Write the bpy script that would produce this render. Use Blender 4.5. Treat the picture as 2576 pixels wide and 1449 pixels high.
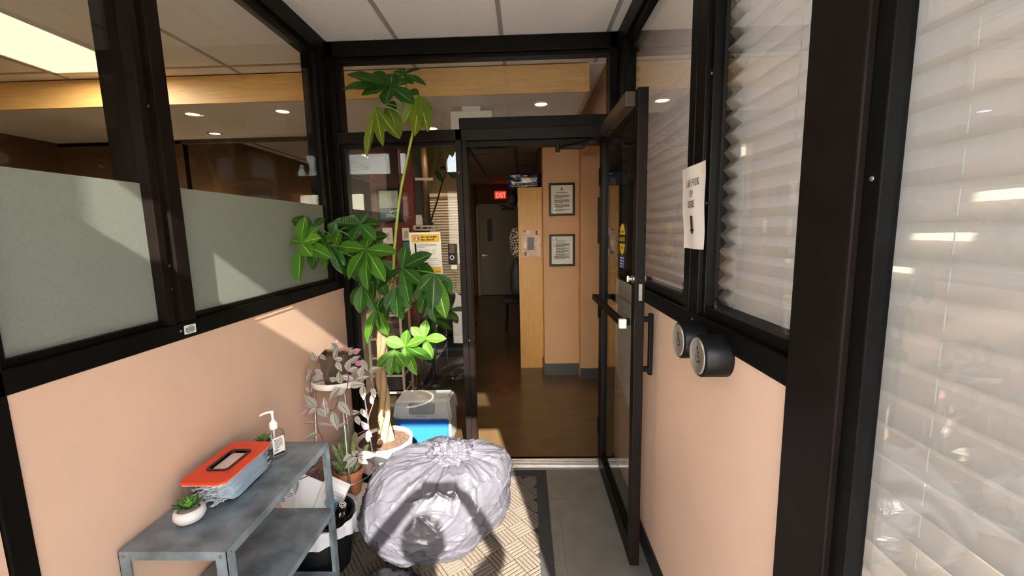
import bpy, bmesh, math, random
from mathutils import Vector, Matrix, noise
R = math.radians
for o in list(bpy.data.objects): bpy.data.objects.remove(o, do_unlink=True)
SC = bpy.context.scene
COL = SC.collection

# ---------------------------------------------------------------- camera
CAM_Z = 1.55
PITCH, YAW, ROLL, FPX = R(7.7925), R(1.7598), R(-1.2441), 1062.67
fwd = Vector((-math.sin(YAW)*math.cos(PITCH), math.cos(YAW)*math.cos(PITCH), -math.sin(PITCH)))
rgt = Vector((math.cos(YAW), math.sin(YAW), 0)); upv = rgt.cross(fwd)
cr = math.cos(ROLL)*rgt + math.sin(ROLL)*upv
cu = -math.sin(ROLL)*rgt + math.cos(ROLL)*upv
cam = bpy.data.cameras.new('camera'); cam.sensor_width = 36.0; cam.lens = FPX/2576*36
cam.clip_start = 0.02; cam.clip_end = 200
camo = bpy.data.objects.new('camera', cam); COL.objects.link(camo)
m3 = Matrix((cr, cu, -fwd)).transposed()
camo.matrix_world = Matrix.Translation((0, 0, CAM_Z)) @ m3.to_4x4()
SC.camera = camo
def at(x, y, Y):
    """the point on the vertical plane at distance Y that the photo shows at pixel x, y (used to measure)"""
    d = ((x-1288)*cr - (y-724.5)*cu)/FPX + fwd
    return Vector((0, 0, CAM_Z)) + d*(Y/d.y)

# ---------------------------------------------------------------- world, sun, exposure
SUN_DIR = Vector((-0.2213, 1.0, -0.64)).normalized()
w = bpy.data.worlds.new('sky'); SC.world = w; w.use_nodes = True
nt = w.node_tree; nt.nodes.clear()
sky = nt.nodes.new('ShaderNodeTexSky'); sky.sky_type = 'NISHITA'; sky.sun_disc = False
sky.sun_elevation = math.asin(-SUN_DIR.z); sky.sun_rotation = math.atan2(-SUN_DIR.x, -SUN_DIR.y)
sky.air_density = 1.0; sky.dust_density = 1.2; sky.ozone_density = 1.0
bg = nt.nodes.new('ShaderNodeBackground'); bg.inputs['Strength'].default_value = 0.55
wo = nt.nodes.new('ShaderNodeOutputWorld')
nt.links.new(sky.outputs[0], bg.inputs[0]); nt.links.new(bg.outputs[0], wo.inputs[0])
sun = bpy.data.lights.new('sun', 'SUN'); sun.energy = 11.8; sun.angle = R(0.6); sun.color = (1, .93, .82)
suno = bpy.data.objects.new('sun', sun); COL.objects.link(suno)
suno.rotation_euler = SUN_DIR.to_track_quat('-Z', 'Y').to_euler(); suno.location = (2, -8, 6)
vs = SC.view_settings
vs.view_transform = 'Standard'; vs.look = 'None'; vs.gamma = 1.0; vs.use_curve_mapping = False
vs.exposure = 1.62
SC.cycles.use_denoising = True
SC.cycles.use_adaptive_sampling = True; SC.cycles.adaptive_threshold = .08; SC.cycles.adaptive_min_samples = 16
SC.cycles.transparent_max_bounces = 12
SC.cycles.max_bounces = 6; SC.cycles.diffuse_bounces = 4; SC.cycles.glossy_bounces = 3
SC.cycles.transmission_bounces = 4
SC.cycles.caustics_reflective = False; SC.cycles.caustics_refractive = False
SC.cycles.sample_clamp_indirect = 6.0

# ---------------------------------------------------------------- helpers
def lin(c):
    if isinstance(c, str):
        c = tuple(int(c[i:i+2], 16)/255 for i in (0, 2, 4))
    return tuple((v/12.92 if v <= .04045 else ((v+.055)/1.055)**2.4) for v in c)
MATS = {}
def mat(name, col='808080', rough=.5, metal=0., noise_scale=0, noise_amt=.15, bump=0, bump_scale=60, spec=.5,
        emit=None, estr=0, coat=0, stretch=None, trans=0, detail=3):
    if name in MATS: return MATS[name]
    m = bpy.data.materials.new(name); m.use_nodes = True; MATS[name] = m
    n = m.node_tree.nodes; l = m.node_tree.links
    p = n['Principled BSDF']
    c = lin(col)
    p.inputs['Base Color'].default_value = (*c, 1); p.inputs['Roughness'].default_value = rough
    p.inputs['Metallic'].default_value = metal; p.inputs['Specular IOR Level'].default_value = spec
    p.inputs['Coat Weight'].default_value = coat
    if emit: p.inputs['Emission Color'].default_value = (*lin(emit), 1); p.inputs['Emission Strength'].default_value = estr
    tc = n.new('ShaderNodeTexCoord'); vec = tc.outputs['Object']
    if stretch:
        mp = n.new('ShaderNodeMapping'); mp.inputs['Scale'].default_value = stretch
        l.new(vec, mp.inputs[0]); vec = mp.outputs[0]
    if noise_scale:
        t = n.new('ShaderNodeTexNoise'); t.inputs['Scale'].default_value = noise_scale; t.inputs['Detail'].default_value = detail
        l.new(vec, t.inputs['Vector'])
        r = n.new('ShaderNodeValToRGB')
        r.color_ramp.elements[0].position = .3; r.color_ramp.elements[1].position = .7
        r.color_ramp.elements[0].color = (*[v*(1-noise_amt) for v in c], 1)
        r.color_ramp.elements[1].color = (*[min(1, v*(1+noise_amt)) for v in c], 1)
        l.new(t.outputs[0], r.inputs[0]); l.new(r.outputs[0], p.inputs['Base Color'])
    if bump:
        t2 = n.new('ShaderNodeTexNoise'); t2.inputs['Scale'].default_value = bump_scale; t2.inputs['Detail'].default_value = 4
        l.new(vec, t2.inputs['Vector'])
        b = n.new('ShaderNodeBump'); b.inputs['Strength'].default_value = bump; b.inputs['Distance'].default_value = .01
        l.new(t2.outputs[0], b.inputs['Height']); l.new(b.outputs[0], p.inputs['Normal'])
    if trans:
        out = n['Material Output']; mix = n.new('ShaderNodeMixShader'); tr = n.new('ShaderNodeBsdfTranslucent')
        tr.inputs[0].default_value = (*c, 1); mix.inputs[0].default_value = trans
        l.new(p.outputs[0], mix.inputs[1]); l.new(tr.outputs[0], mix.inputs[2]); l.new(mix.outputs[0], out.inputs[0])
    return m
def glass_mat(name, tint=(.95, .96, .95), refl=1.0, rough=0.0, ior=1.5):
    if name in MATS: return MATS[name]
    m = bpy.data.materials.new(name); m.use_nodes = True; MATS[name] = m
    n = m.node_tree.nodes; l = m.node_tree.links; n.remove(n['Principled BSDF'])
    t = n.new('ShaderNodeBsdfTransparent'); t.inputs[0].default_value = (*tint, 1)
    g = n.new('ShaderNodeBsdfGlossy'); g.inputs['Roughness'].default_value = rough
    f = n.new('ShaderNodeLayerWeight'); f.inputs[0].default_value = .5
    pw5 = n.new('ShaderNodeMath'); pw5.operation = 'POWER'; pw5.inputs[1].default_value = 5
    f0 = ((ior-1)/(ior+1))**2
    mu = n.new('ShaderNodeMath'); mu.operation = 'MULTIPLY_ADD'; mu.inputs[1].default_value = (1-f0)*refl; mu.inputs[2].default_value = f0*refl
    mu.use_clamp = True
    x = n.new('ShaderNodeMixShader')
    l.new(f.outputs['Facing'], pw5.inputs[0]); l.new(pw5.outputs[0], mu.inputs[0]); l.new(mu.outputs[0], x.inputs[0]); l.new(t.outputs[0], x.inputs[1]); l.new(g.outputs[0], x.inputs[2])
    l.new(x.outputs[0], n['Material Output'].inputs[0])
    return m

class MB:
    def __init__(s): s.v = []; s.f = []; s.uv = {}
    def quad(s, *ps):
        i = len(s.v); s.v += [tuple(p) for p in ps]; s.f.append(tuple(range(i, i+len(ps)))); return s
    def box(s, x0, x1, y0, y1, z0, z1, M=None, bev=0):
        if bev:
            return s.bbox(x0, x1, y0, y1, z0, z1, bev, M)
        i = len(s.v)
        c = [Vector((x, y, z)) for z in (z0, z1) for y in (y0, y1) for x in (x0, x1)]
        if M: c = [M @ p for p in c]
        s.v += [tuple(p) for p in c]
        s.f += [tuple(i+k for k in q) for q in ((0,2,3,1),(4,5,7,6),(0,1,5,4),(2,6,7,3),(0,4,6,2),(1,3,7,5))]
        return s
    def bbox(s, x0, x1, y0, y1, z0, z1, b, M=None):
        bm = bmesh.new(); bmesh.ops.create_cube(bm, size=1)
        for v in bm.verts:
            v.co = Vector(((x0+x1)/2+v.co.x*(x1-x0), (y0+y1)/2+v.co.y*(y1-y0), (z0+z1)/2+v.co.z*(z1-z0)))
        bmesh.ops.bevel(bm, geom=bm.edges[:], offset=b, segments=2, affect='EDGES', profile=.6)
        return s.add_bm(bm, M)
    def add_bm(s, bm, M=None):
        i = len(s.v); bm.verts.index_update()
        for v in bm.verts: s.v.append(tuple(M @ v.co) if M else tuple(v.co))
        for f in bm.faces: s.f.append(tuple(i+v.index for v in f.verts))
        bm.free(); return s
    def tube(s, pts, r, n=8, cap=True):
        pts = [Vector(p) for p in pts]; k = len(pts)
        rs = r if isinstance(r, (list, tuple)) else [r]*k
        i0 = len(s.v); prev = None
        for j, p in enumerate(pts):
            t = (pts[min(j+1, k-1)]-pts[max(j-1, 0)]).normalized()
            if prev is None:
                a = t.orthogonal().normalized()
            else:
                a = (prev - t*prev.dot(t))
                a = a.normalized() if a.length > 1e-6 else t.orthogonal().normalized()
            prev = a; b = t.cross(a)
            for q in range(n):
                an = 2*math.pi*q/n
                s.v.append(tuple(p + (a*math.cos(an)+b*math.sin(an))*rs[j]))
        for j in range(k-1):
            for q in range(n):
                s.f.append((i0+j*n+q, i0+j*n+(q+1) % n, i0+(j+1)*n+(q+1) % n, i0+(j+1)*n+q))
        if cap:
            s.f.append(tuple(i0+q for q in reversed(range(n)))); s.f.append(tuple(i0+(k-1)*n+q for q in range(n)))
        return s
    def lathe(s, prof, n=28, M=None, sy=1.0, cap0=True, cap1=True, fn=None):
        i0 = len(s.v); k = len(prof)
        for j, (r, z) in enumerate(prof):
            for q in range(n):
                a = 2*math.pi*q/n; p = Vector((r*math.cos(a), r*sy*math.sin(a), z))
                if fn: p = fn(p)
                s.v.append(tuple(M @ p) if M else tuple(p))
        for j in range(k-1):
            for q in range(n):
                s.f.append((i0+j*n+q, i0+j*n+(q+1) % n, i0+(j+1)*n+(q+1) % n, i0+(j+1)*n+q))
        if cap0: s.f.append(tuple(i0+q for q in reversed(range(n))))
        if cap1: s.f.append(tuple(i0+(k-1)*n+q for q in range(n)))
        return s
    def prism(s, poly, d, M=None):
        """poly in local XY extruded along local Z by d"""
        i = len(s.v); k = len(poly)
        for z in (0, d):
            for p in poly:
                q = Vector((p[0], p[1], z)); s.v.append(tuple(M @ q) if M else tuple(q))
        s.f.append(tuple(i+q for q in reversed(range(k)))); s.f.append(tuple(i+k+q for q in range(k)))
        for q in range(k): s.f.append((i+q, i+(q+1) % k, i+k+(q+1) % k, i+k+q))
        return s
    def mesh(s, name, m, smooth=False):
        me = bpy.data.meshes.new(name); me.from_pydata(s.v, [], s.f); me.update()
        if m: me.materials.append(m)
        if smooth: me.polygons.foreach_set('use_smooth', [True]*len(me.polygons))
        return me
    def build(s, name, m, parent=None, smooth=False, autosm=False):
        me = s.mesh(name, m, smooth or autosm)
        if autosm: me.set_sharp_from_angle(angle=R(38))
        return link(name, me, parent)
def link(name, me, parent=None):
    o = bpy.data.objects.new(name, me); COL.objects.link(o)
    if parent is not None: o.parent = parent; o.matrix_parent_inverse = Matrix.Translation(-parent.location) if parent.type == 'EMPTY' else Matrix()
    return o
def tag(o, label=None, cat=None, group=None, kind=None):
    if label: o['label'] = label
    if cat: o['category'] = cat
    if group: o['group'] = group
    if kind: o['kind'] = kind
    return o
def thing(name, loc, label, cat, group=None):
    o = bpy.data.objects.new(name, None); COL.objects.link(o); o.location = loc; o.empty_display_size = .05
    return tag(o, label, cat, group)
def struct(name, loc=(0, 0, 0), label=None):
    o = bpy.data.objects.new(name, None); COL.objects.link(o); o.location = loc; o.empty_display_size = .05
    return tag(o, label, None, None, 'structure')
def rrect(w_, h_, r, n=5):
    pts = []
    for cx, cy, a0 in ((w_/2-r, h_/2-r, 0), (-w_/2+r, h_/2-r, 90), (-w_/2+r, -h_/2+r, 180), (w_/2-r, -h_/2+r, 270)):
        for k in range(n+1):
            a = R(a0+90*k/n); pts.append((cx+r*math.cos(a), cy+r*math.sin(a)))
    return pts
def frame_m(o, x, y, z=None):
    """matrix from origin and axis vectors"""
    x = Vector(x).normalized(); y = Vector(y).normalized(); z = x.cross(y)
    M = Matrix((x, y, z)).transposed().to_4x4(); return Matrix.Translation(Vector(o)) @ M
def text_into(mb, s, size, M, align='LEFT', bold=.0, sx=1.0, extr=.0004, spacing=1.0):
    cu_ = bpy.data.curves.new('t', 'FONT'); cu_.body = s; cu_.size = size; cu_.align_x = align
    cu_.offset = bold; cu_.space_character = spacing; cu_.resolution_u = 2; cu_.space_line = 1.0
    ob = bpy.data.objects.new('t', cu_); COL.objects.link(ob)
    dg = bpy.context.evaluated_depsgraph_get(); me = bpy.data.meshes.new_from_object(ob.evaluated_get(dg))
    i = len(mb.v)
    for v in me.vertices: mb.v.append(tuple(M @ Vector((v.co.x*sx, v.co.y, extr))))
    for p in me.polygons: mb.f.append(tuple(i+k for k in p.vertices))
    bpy.data.objects.remove(ob, do_unlink=True); bpy.data.curves.remove(cu_); bpy.data.meshes.remove(me)
    return mb
def lines_into(mb, x0, x1, y0, dy, n, h, M, seed=1, last=.6, extr=.0004):
    rnd = random.Random(seed)
    for k in range(n):
        x = x0; end = x1 if k < n-1 else x0+(x1-x0)*last
        while x < end:
            wd = rnd.uniform(.008, .022)*(x1-x0)/.15; e = min(x+wd, end); y = y0-k*dy
            mb.quad(*[M @ Vector(p+(extr,)) for p in ((x, y), (e, y), (e, y+h), (x, y+h))]); x = e+rnd.uniform(.002, .004)*(x1-x0)/.15
    return mb
def smoothstep(a, b, x):
    t = max(0, min(1, (x-a)/(b-a))); return t*t*(3-2*t)

# ---------------------------------------------------------------- materials
M_pink = mat('peach_paint', 'E0BAA0', .6, noise_scale=3, noise_amt=.04, bump=.05, bump_scale=250)
M_pink_warm = mat('peach_warm_lit', 'C99B70', .6, noise_scale=3, noise_amt=.04)  # same peach with the warm lamplight put into the colour
M_frame = mat('black_frame', '0d0b0a', .45, noise_scale=14, noise_amt=.2, spec=.12)
M_frame2 = mat('dark_bronze_frame', '18120f', .42, noise_scale=14, noise_amt=.2, spec=.12)
M_tile = mat('ceiling_tile', 'F6EFE8', .9, noise_scale=140, noise_amt=.07, bump=.25, bump_scale=220, spec=.1)
M_tbar = mat('ceiling_tbar', 'A8A39C', .5)
M_glass = glass_mat('clear_glass')
M_glassB = glass_mat('reflective_glass', (.93, .94, .93), 2.4)  # reflection boosted above plain glass to give the haze
M_film = mat('frosted_film', '9FA396', .55, noise_scale=160, noise_amt=.08, bump=.15, bump_scale=500, trans=.35)
M_blind = mat('pleated_blind', 'D2C8BC', .85, noise_scale=6, noise_amt=.03, spec=.1, trans=.27)
M_vfloor = mat('entry_floor', '6d6a60', .38, noise_scale=9, noise_amt=.14, bump=.03, bump_scale=90)
M_ifloor = mat('brown_vinyl_floor', '54432c', .27, noise_scale=6, noise_amt=.1, bump=.03, bump_scale=40)
M_white = mat('white_paint', 'E6E2DA', .5)
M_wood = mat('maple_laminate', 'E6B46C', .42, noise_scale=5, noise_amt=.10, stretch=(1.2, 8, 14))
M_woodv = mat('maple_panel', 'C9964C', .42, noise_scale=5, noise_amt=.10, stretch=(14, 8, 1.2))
M_lowc = mat('lowered_ceiling_paint', 'E6DFD8', .8, noise_scale=2, noise_amt=.03)
M_lfloor = mat('pale_bounce_floor', 'b5a48c', .5, noise_scale=5, noise_amt=.08)  # hidden floor made pale to bounce light onto the left room ceiling
M_dryw = mat('grey_drywall', 'B4ABA2', .8, noise_scale=2, noise_amt=.04)
M_brown = mat('brown_wall', '62462a', .75, noise_scale=2, noise_amt=.06)
M_alu = mat('aluminium', 'C9C6C0', .38, .85, noise_scale=30, noise_amt=.15, stretch=(1, 20, 20))
M_metal = mat('brushed_steel', 'BDBAB5', .3, .9, noise_scale=40, noise_amt=.1)
M_galv = mat('galvanised_steel', '7f8c94', .40, .3, noise_scale=10, noise_amt=.5, bump=.12, bump_scale=60, detail=12)
M_black = mat('black_plastic', '0a0a0b', .4, spec=.25)
M_paper = mat('paper', 'EDE8E0', .8, noise_scale=8, noise_amt=.03)
M_ink = mat('ink', '1c1a1a', .8)
M_base = mat('black_base', '1b1a18', .5)
M_conc = mat('pavement', 'DCD8D0', .85, noise_scale=3, noise_amt=.1, bump=.1, bump_scale=60)

# ================================================================ THE SETTING
XL, XR, YB, ZC = -1.14, .56, 2.60, 2.66
# ---- floors
fl = struct('floor', label='dark grey tiled entry floor between the peach walls')
MB().box(-1.30, .66, -.06, 2.66, -.10, -.004).build('subfloor', M_vfloor, fl)
ts = .46
tm = MB().box(-ts/2+.001, ts/2-.001, -ts/2+.001, ts/2-.001, -.004, 0).mesh('floor_tile', M_vfloor)
for i in range(-3, 2):
    for j in range(0, 6):
        x, y = .40+i*ts, .20+j*ts
        if x+ts/2 > .63 or x-ts/2 < -1.5 or y+ts/2 > 2.75: continue
        o = link('floor_tile', tm, fl); o.location = (x, y, 0)
fi = struct('floor', label='brown vinyl floor of the clinic inside')
MB().box(-1.55, 2.4, 2.66, 10.2, -.10, 0).build('vinyl_sheet', M_ifloor, fi)
MB().box(-4.6, -1.55, 2.66, 10.2, -.10, 0).build('vinyl_sheet', M_lfloor, fi)
MB().box(-4.6, -1.30, -.3, 2.66, -.10, 0).build('vinyl_sheet', M_lfloor, fi)
gp = MB().box(-14, 14, -20, -.06, -.12, -.02).box(.66, 14, -.06, 2.6, -.12, -.02).build('ground', M_conc)
tag(gp, 'pale concrete pavement outside the entrance', kind='structure')

# ---- left wall: peach panel and glazing
wl = struct('wall_left', label='peach painted half wall under the left glazing')
MB().box(-1.24, XL, .06, .80, 0, 1.215).build('wall_panel', M_pink, wl)
MB().box(-1.24, XL, .85, 2.60, 0, 1.205).build('wall_panel', M_pink, wl)
MB().box(-1.24, XL+.004, .85, 2.60, 1.198, 1.215).build('caulk_strip', M_pink, wl)
w1 = struct('window_1', label='black framed glazing with frosted film above the left peach wall')
fx0, fx1 = -1.245, -1.132
MB().box(fx0, fx1, .06, 2.60, 1.215, 1.272, bev=.003).build('sill_rail', M_frame, w1)
MB().box(fx0+.03, fx1-.016, .06, 2.60, 1.272, 1.290, bev=.002).build('glazing_stop', M_frame, w1)
MB().box(fx0, fx1, .06, 2.60, 2.565, 2.66, bev=.003).build('head_rail', M_frame, w1)
MB().box(fx0+.03, fx1-.016, .06, 2.60, 2.545, 2.565, bev=.002).build('glazing_stop', M_frame, w1)
MB().box(fx0, fx1, .802, .850, 0, 2.66, bev=.003).build('post', M_frame, w1)
MB().box(fx0+.03, fx1-.012, .850, .868, 1.272, 2.565, bev=.002).build('glazing_stop', M_frame, w1)
mu = MB().box(fx0, fx1, 1.283, 1.312, 1.272, 2.565, bev=.003).box(fx0, fx1-.012, 1.312, 1.338, 1.272, 2.565).box(fx0, fx1+.004, 1.338, 1.392, 1.272, 2.565, bev=.003)
mu.build('mullion', M_frame2, w1)
MB().box(fx0, fx1, 2.505, 2.60, 1.272, 2.565, bev=.003).build('corner_post', M_frame, w1)
MB().box(fx0+.03, fx1-.014, 2.462, 2.505, 1.272, 2.565, bev=.003).build('glazing_stop', M_frame, w1)
gx = -1.166
for (a, b) in ((.06, .802), (.868, 1.283), (1.392, 2.462)):
    pn = MB().box(gx-.006, gx, a, b, 1.288, 2.55).build('pane', M_glass, w1)
    MB().box(gx+.0005, gx+.0012, a, b, 1.288, 1.716).build('frosted_film', M_film, pn)
sc_m = mat('screw_steel', '9a958c', .35, .8)
def screw(p, ax, par):
    M = Vector((0, 0, 1)).rotation_difference(Vector(ax)).to_matrix().to_4x4(); M.translation = Vector(p)
    return MB().lathe([(.0045, 0), (.0045, .0015), (.003, .0025), (.0015, .0018)], 10, M).build('screw', sc_m, par, smooth=True)
for y_, z_ in ((1.3245, 1.95), (1.3245, 1.46), (1.322, 1.385), (1.325, 1.245)):
    screw((fx1-.011 if z_ > 1.3 else fx1, y_, z_), (1, 0, 0), w1)

# ---- right wall
wr = struct('wall_right', label='peach painted half wall with black base on the right')
MB().box(XR, .66, .88, 2.60, 0, 1.205).build('wall_panel', M_pink, wr)
bs = struct('baseboard_right', label='black rubber baseboard along the right peach wall')
MB().box(XR-.012, XR, .88, 2.60, 0, .10, bev=.003).build('base_strip', M_base, bs)
w2 = struct('window_2', label='black framed glazing above the right peach wall with blinds')
a0, a1 = XR-.006, .665
MB().box(a0, a1, .88, 2.60, 1.205, 1.268, bev=.003).build('sill_rail', M_frame, w2)
MB().box(a0+.018, a1, .88, 2.60, 1.268, 1.298, bev=.003).build('glazing_stop', M_frame, w2)
MB().box(a0, a1, .06, 2.60, 2.555, 2.66, bev=.003).build('head_rail', M_frame, w2)
MB().box(a0+.018, a1, .06, 2.60, 2.53, 2.555, bev=.002).build('glazing_stop', M_frame, w2)
mu = MB().box(a0, .600, 1.36, 1.425, 1.268, 2.555, bev=.003).box(a0-.003, .600, 1.425, 1.474, 1.268, 2.555, bev=.003).box(a0+.014, .600, 1.338, 1.36, 1.268, 2.555, bev=.003)
mu.build('mullion', M_frame, w2)
MB().box(.655, .665, 1.30, 1.474, 1.268, 2.555).build('mullion_back', M_frame, w2)
MB().box(a0, a1, 2.44, 2.60, 1.268, 2.555, bev=.003).build('corner_post', M_frame, w2)
MB().box(a0-.003, .600, .735, .88, -.001, 2.66, bev=.004).box(.60, a1, .80, .88, 1.2, 2.66).build('column', M_frame2, w2)
MB().box(a0+.010, .598, .700, .735, -.001, 2.56, bev=.003).build('glazing_stop', M_frame, w2)
MB().box(a0, a1, .06, .70, -.001, .09, bev=.003).build('sill_rail', M_frame, w2)
gxr = .588
for (a, b, z0) in ((1.474, 2.44, 1.28), (.88, 1.345, 1.28), (.06, .705, .08)):
    MB().box(gxr, gxr+.006, a, b, z0, 2.54).build('pane', M_glassB, w2)
for p in ((a0+.0, 1.392, 1.245), (a0+.014, 1.349, 2.0), (a0+.014, 1.349, 1.62), (a0+.010, .716, 1.62)):
    screw(p, (-1, 0, 0), w2)
# pleated blinds
def blind(y0, y1, z0, z1, label, x=.618, pitch=.050, amp=.022, skew=0):
    b = thing('pleated_blind', (x, (y0+y1)/2, z0), label, 'blind')
    mb = MB(); k = int((z1-z0)/(pitch/2)); rnd = random.Random(k); ny = 10
    for j in range(k+1):
        z = z1-j*pitch/2
        for q in range(ny+1):
            y = y0+(y1-y0)*q/ny + (rnd.uniform(-.002, .002) if q in (0, ny) else 0)
            s_ = rnd.uniform(-.0015, .0015)
            mb.v.append((x+(amp if j % 2 else 0)+s_, y, z+skew*q/ny))
    for j in range(k):
        for q in range(ny):
            i = j*(ny+1)+q; mb.f.append((i, i+1, i+ny+2, i+ny+1))
    mb.build('pleated_fabric', M_blind, b)
    MB().box(x-.012, x+.04, y0-.005, y1+.005, z1-.01, z1+.022, bev=.003).build('head_rail', M_white, b)
    MB().box(x-.004, x+.03, y0, y1, z0-.012, z0+.004, bev=.003).build('bottom_rail', M_white, b)
    cm = MB()
    ys = (y0+(y1-y0)*.28, y0+(y1-y0)*.8)
    for yy in ys: cm.tube([(x+.012, yy, z1), (x+.010, yy, z0)], .0009, 5)
    cm.build('lift_cord', M_white, b)
    return b
blind(1.50, 2.46, 1.285, 2.52, 'white pleated blind behind the glass nearest the open door')
blind(.90, 1.362, 1.285, 2.52, 'white pleated blind with jagged edge above the round push buttons')
blind(.05, .772, .10, 2.50, 'tall white pleated blind at the right edge, reaching the floor', x=.606, pitch=.056, amp=.034)

# ---- vestibule ceiling
def grid_ceiling(name, xs, ys, z, label, xr, yr, skip=(), tiles=True):
    c = struct(name, label=label)
    ys = sorted(ys); xs = sorted(xs)
    xs = [xr[0]]+[x for x in xs if xr[0] < x < xr[1]]+[xr[1]]; ys = [yr[0]]+[y for y in ys if yr[0] < y < yr[1]]+[yr[1]]
    for i in range(len(xs)-1):
        for j in range(len(ys)-1):
            if (i, j) in skip: continue
            MB().box(xs[i], xs[i+1], ys[j], ys[j+1], z+.004, z+.02).build('ceiling_tile', M_tile, c)
    for x in xs[1:-1]: MB().box(x-.012, x+.012, yr[0], yr[1], z, z+.012, bev=.001).build('ceiling_bar', M_tbar, c)
    for y in ys[1:-1]: MB().box(xr[0], xr[1], y-.012, y+.012, z+.0005, z+.012).build('ceiling_bar', M_tbar, c)
    return c
gxs = [-.72+.61*k for k in range(-7, 4)]; gys = [2.91-1.22*k for k in range(0, 4)]
grid_ceiling('ceiling', gxs, gys, ZC, 'white tiled ceiling of the entry vestibule', (-1.24, .66), (-.06, 2.71))
grid_ceiling('ceiling', gxs, gys, ZC, 'strip of tiled ceiling in front of the maple fascia', (-1.24, .57), (2.71, 3.05))
lc = grid_ceiling('ceiling', gxs, gys, ZC, 'tiled ceiling of the room behind the left glazing', (-4.55, -1.24), (-.3, 3.05), skip=((3, 2),))
rsoff = struct('ceiling', label='tiled ceiling beyond the end of the maple fascia')
for k in range(3):
    MB().box(.462, .60, 3.05+k*.45, 3.05+(k+1)*.45-.006, 2.655, 2.68).build('ceiling_tile', M_tile, rsoff)
# roof over everything (keeps the sky out)
tag(MB().box(-4.7, .70, -.16, 2.6, 2.74, 2.86).box(-4.7, 2.6, 2.6, 10.3, 2.74, 2.86).build('roof', M_dryw), 'flat roof slab above the ceiling tiles', kind='structure')
tag(MB().box(.66, 1.25, -.25, 2.6, 2.70, 2.739).build('sunshield', M_white), 'white canopy added to keep sun off the right blinds', kind='structure')  # unseen slab added to block sun above the right windows

# ---- back storefront frame
bf = struct('trim_1', label='black storefront frame around the open glass door and its side panel')
y0, y1 = 2.60, 2.71
MB().box(-1.14, .56, y0, y1, 2.575, 2.66, bev=.003).build('head_rail', M_frame, bf)
MB().box(-1.09, .53, y0+.02, y1-.02, 2.553, 2.575, bev=.002).build('glazing_stop', M_frame, bf)
MB().box(-1.24, -1.10, y0, y1, 0, 2.66, bev=.003).build('post', M_frame, bf)
MB().box(-1.10, -1.075, y0+.02, y1-.02, 0, 2.66, bev=.002).build('glazing_stop', M_frame, bf)
MB().box(.476, .66, y0, y1, 0, 2.10, bev=.003).build('post', M_frame, bf)
MB().box(.512, .66, y0, y1, 2.10, 2.66, bev=.003).build('post', M_frame, bf)
MB().box(-.40, -.365, y0, y1, 0, 2.15, bev=.003).box(-.365, -.333, y0+.015, y1, 0, 2.10, bev=.003).build('door_post', M_frame2, bf)
MB().box(-1.10, -.36, y0, y1, 2.085, 2.150, bev=.003).build('transom_rail', M_frame2, bf)
MB().box(-1.09, -.40, y0+.02, y1-.02, 2.066, 2.085, bev=.002).build('glazing_stop', M_frame, bf)
MB().box(-.375, .512, y0, y1, 2.085, 2.150, bev=.003).build('door_head', M_frame2, bf)
MB().box(-.34, .48, y0+.03, y1, 2.052, 2.085, bev=.002).build('door_stop', M_frame, bf)
MB().box(-.375, .53, y0+.012, y1+.03, 2.150, 2.216, bev=.003).build('operator_cover', M_frame, bf)
MB().box(-1.10, -.40, y0+.01, y1-.01, 0, .085, bev=.003).build('bottom_rail', M_frame2, bf)
MB().box(-1.085, -.398, 2.648, 2.654, .08, 2.07).build('pane', M_glassB, bf)
MB().box(-1.085, .515, 2.648, 2.654, 2.145, 2.56).build('pane', M_glass, bf)
screw((-.36, y0+.014, .86), (0, -1, 0), bf); screw((-.385, y0, 1.9), (0, -1, 0), bf)
cw = MB().tube([(-1.075, 2.63, 2.545), (-1.06, 2.625, 2.535), (-1.03, 2.625, 2.533), (-1.005, 2.625, 2.54), (-.998, 2.63, 2.555)], .0025, 6)
cw.build('wire_loop', M_black, bf, smooth=True)
th = struct('trim_2', label='silver ribbed aluminium threshold under the glass door')
MB().box(-.333, .56, 2.588, 2.695, 0, .010, bev=.002).build('threshold_plate', M_alu, th)
for k in range(5): MB().box(-.333, .56, 2.600+k*.019, 2.609+k*.019, .010, .0135).build('threshold_rib', M_alu, th)

# ---- front entrance around the photographer (behind the view)
fe = struct('door_2', label='front entrance frame with transom, behind the viewpoint')
y0, y1 = -.055, .055
MB().box(-1.24, .66, y0, y1, 2.52, 2.66).build('head_rail', M_frame, fe)
MB().box(-1.24, .66, y0, y1, 2.04, 2.265).build('transom_rail', M_frame, fe)
MB().box(-.43, -.37, y0, y1, 0, 2.04).build('door_post', M_frame, fe)
MB().box(.473, .66, y0, y1, -.001, 2.66).build('door_post', M_frame, fe)
MB().box(-1.24, -.93, y0, y1, 0, 2.66).build('door_post', M_frame, fe)
MB().box(-.93, -.43, y0, y1, 0, .12).build('bottom_rail', M_frame, fe)
MB().box(-.93, -.43, -.003, .003, .12, 2.04).build('pane', M_glass, fe)
MB().box(-.93, .473, -.003, .003, 2.265, 2.52).build('pane', glass_mat('tinted_glass', (.62, .64, .64)), fe)  # unseen pane; tint added to dim the sun band indoors
MB().box(-.93, -.43, .012, .014, .12, 2.04).build('diffusing_film', mat('white_diffusing_film', 'E6E2DC', .8, trans=.5), fe)  # unseen film, made translucent to spread sunlight as soft fill
nb = struct('wall_right', label='unseen grey wall added to block skylight from the right windows')
MB().box(2.2, 2.3, 1.1, 2.6, -.02, 2.70).build('wall_panel', mat('skylight_block', 'a8a096', .85), nb)  # added out of view to darken the two deeper blinds
wfl = struct('wall_front', label='rendered front wall of the building left of the entrance')
MB().box(-4.7, -1.24, -.36, -.05, -.02, .45).build('wall_panel', M_dryw, wfl)
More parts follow.
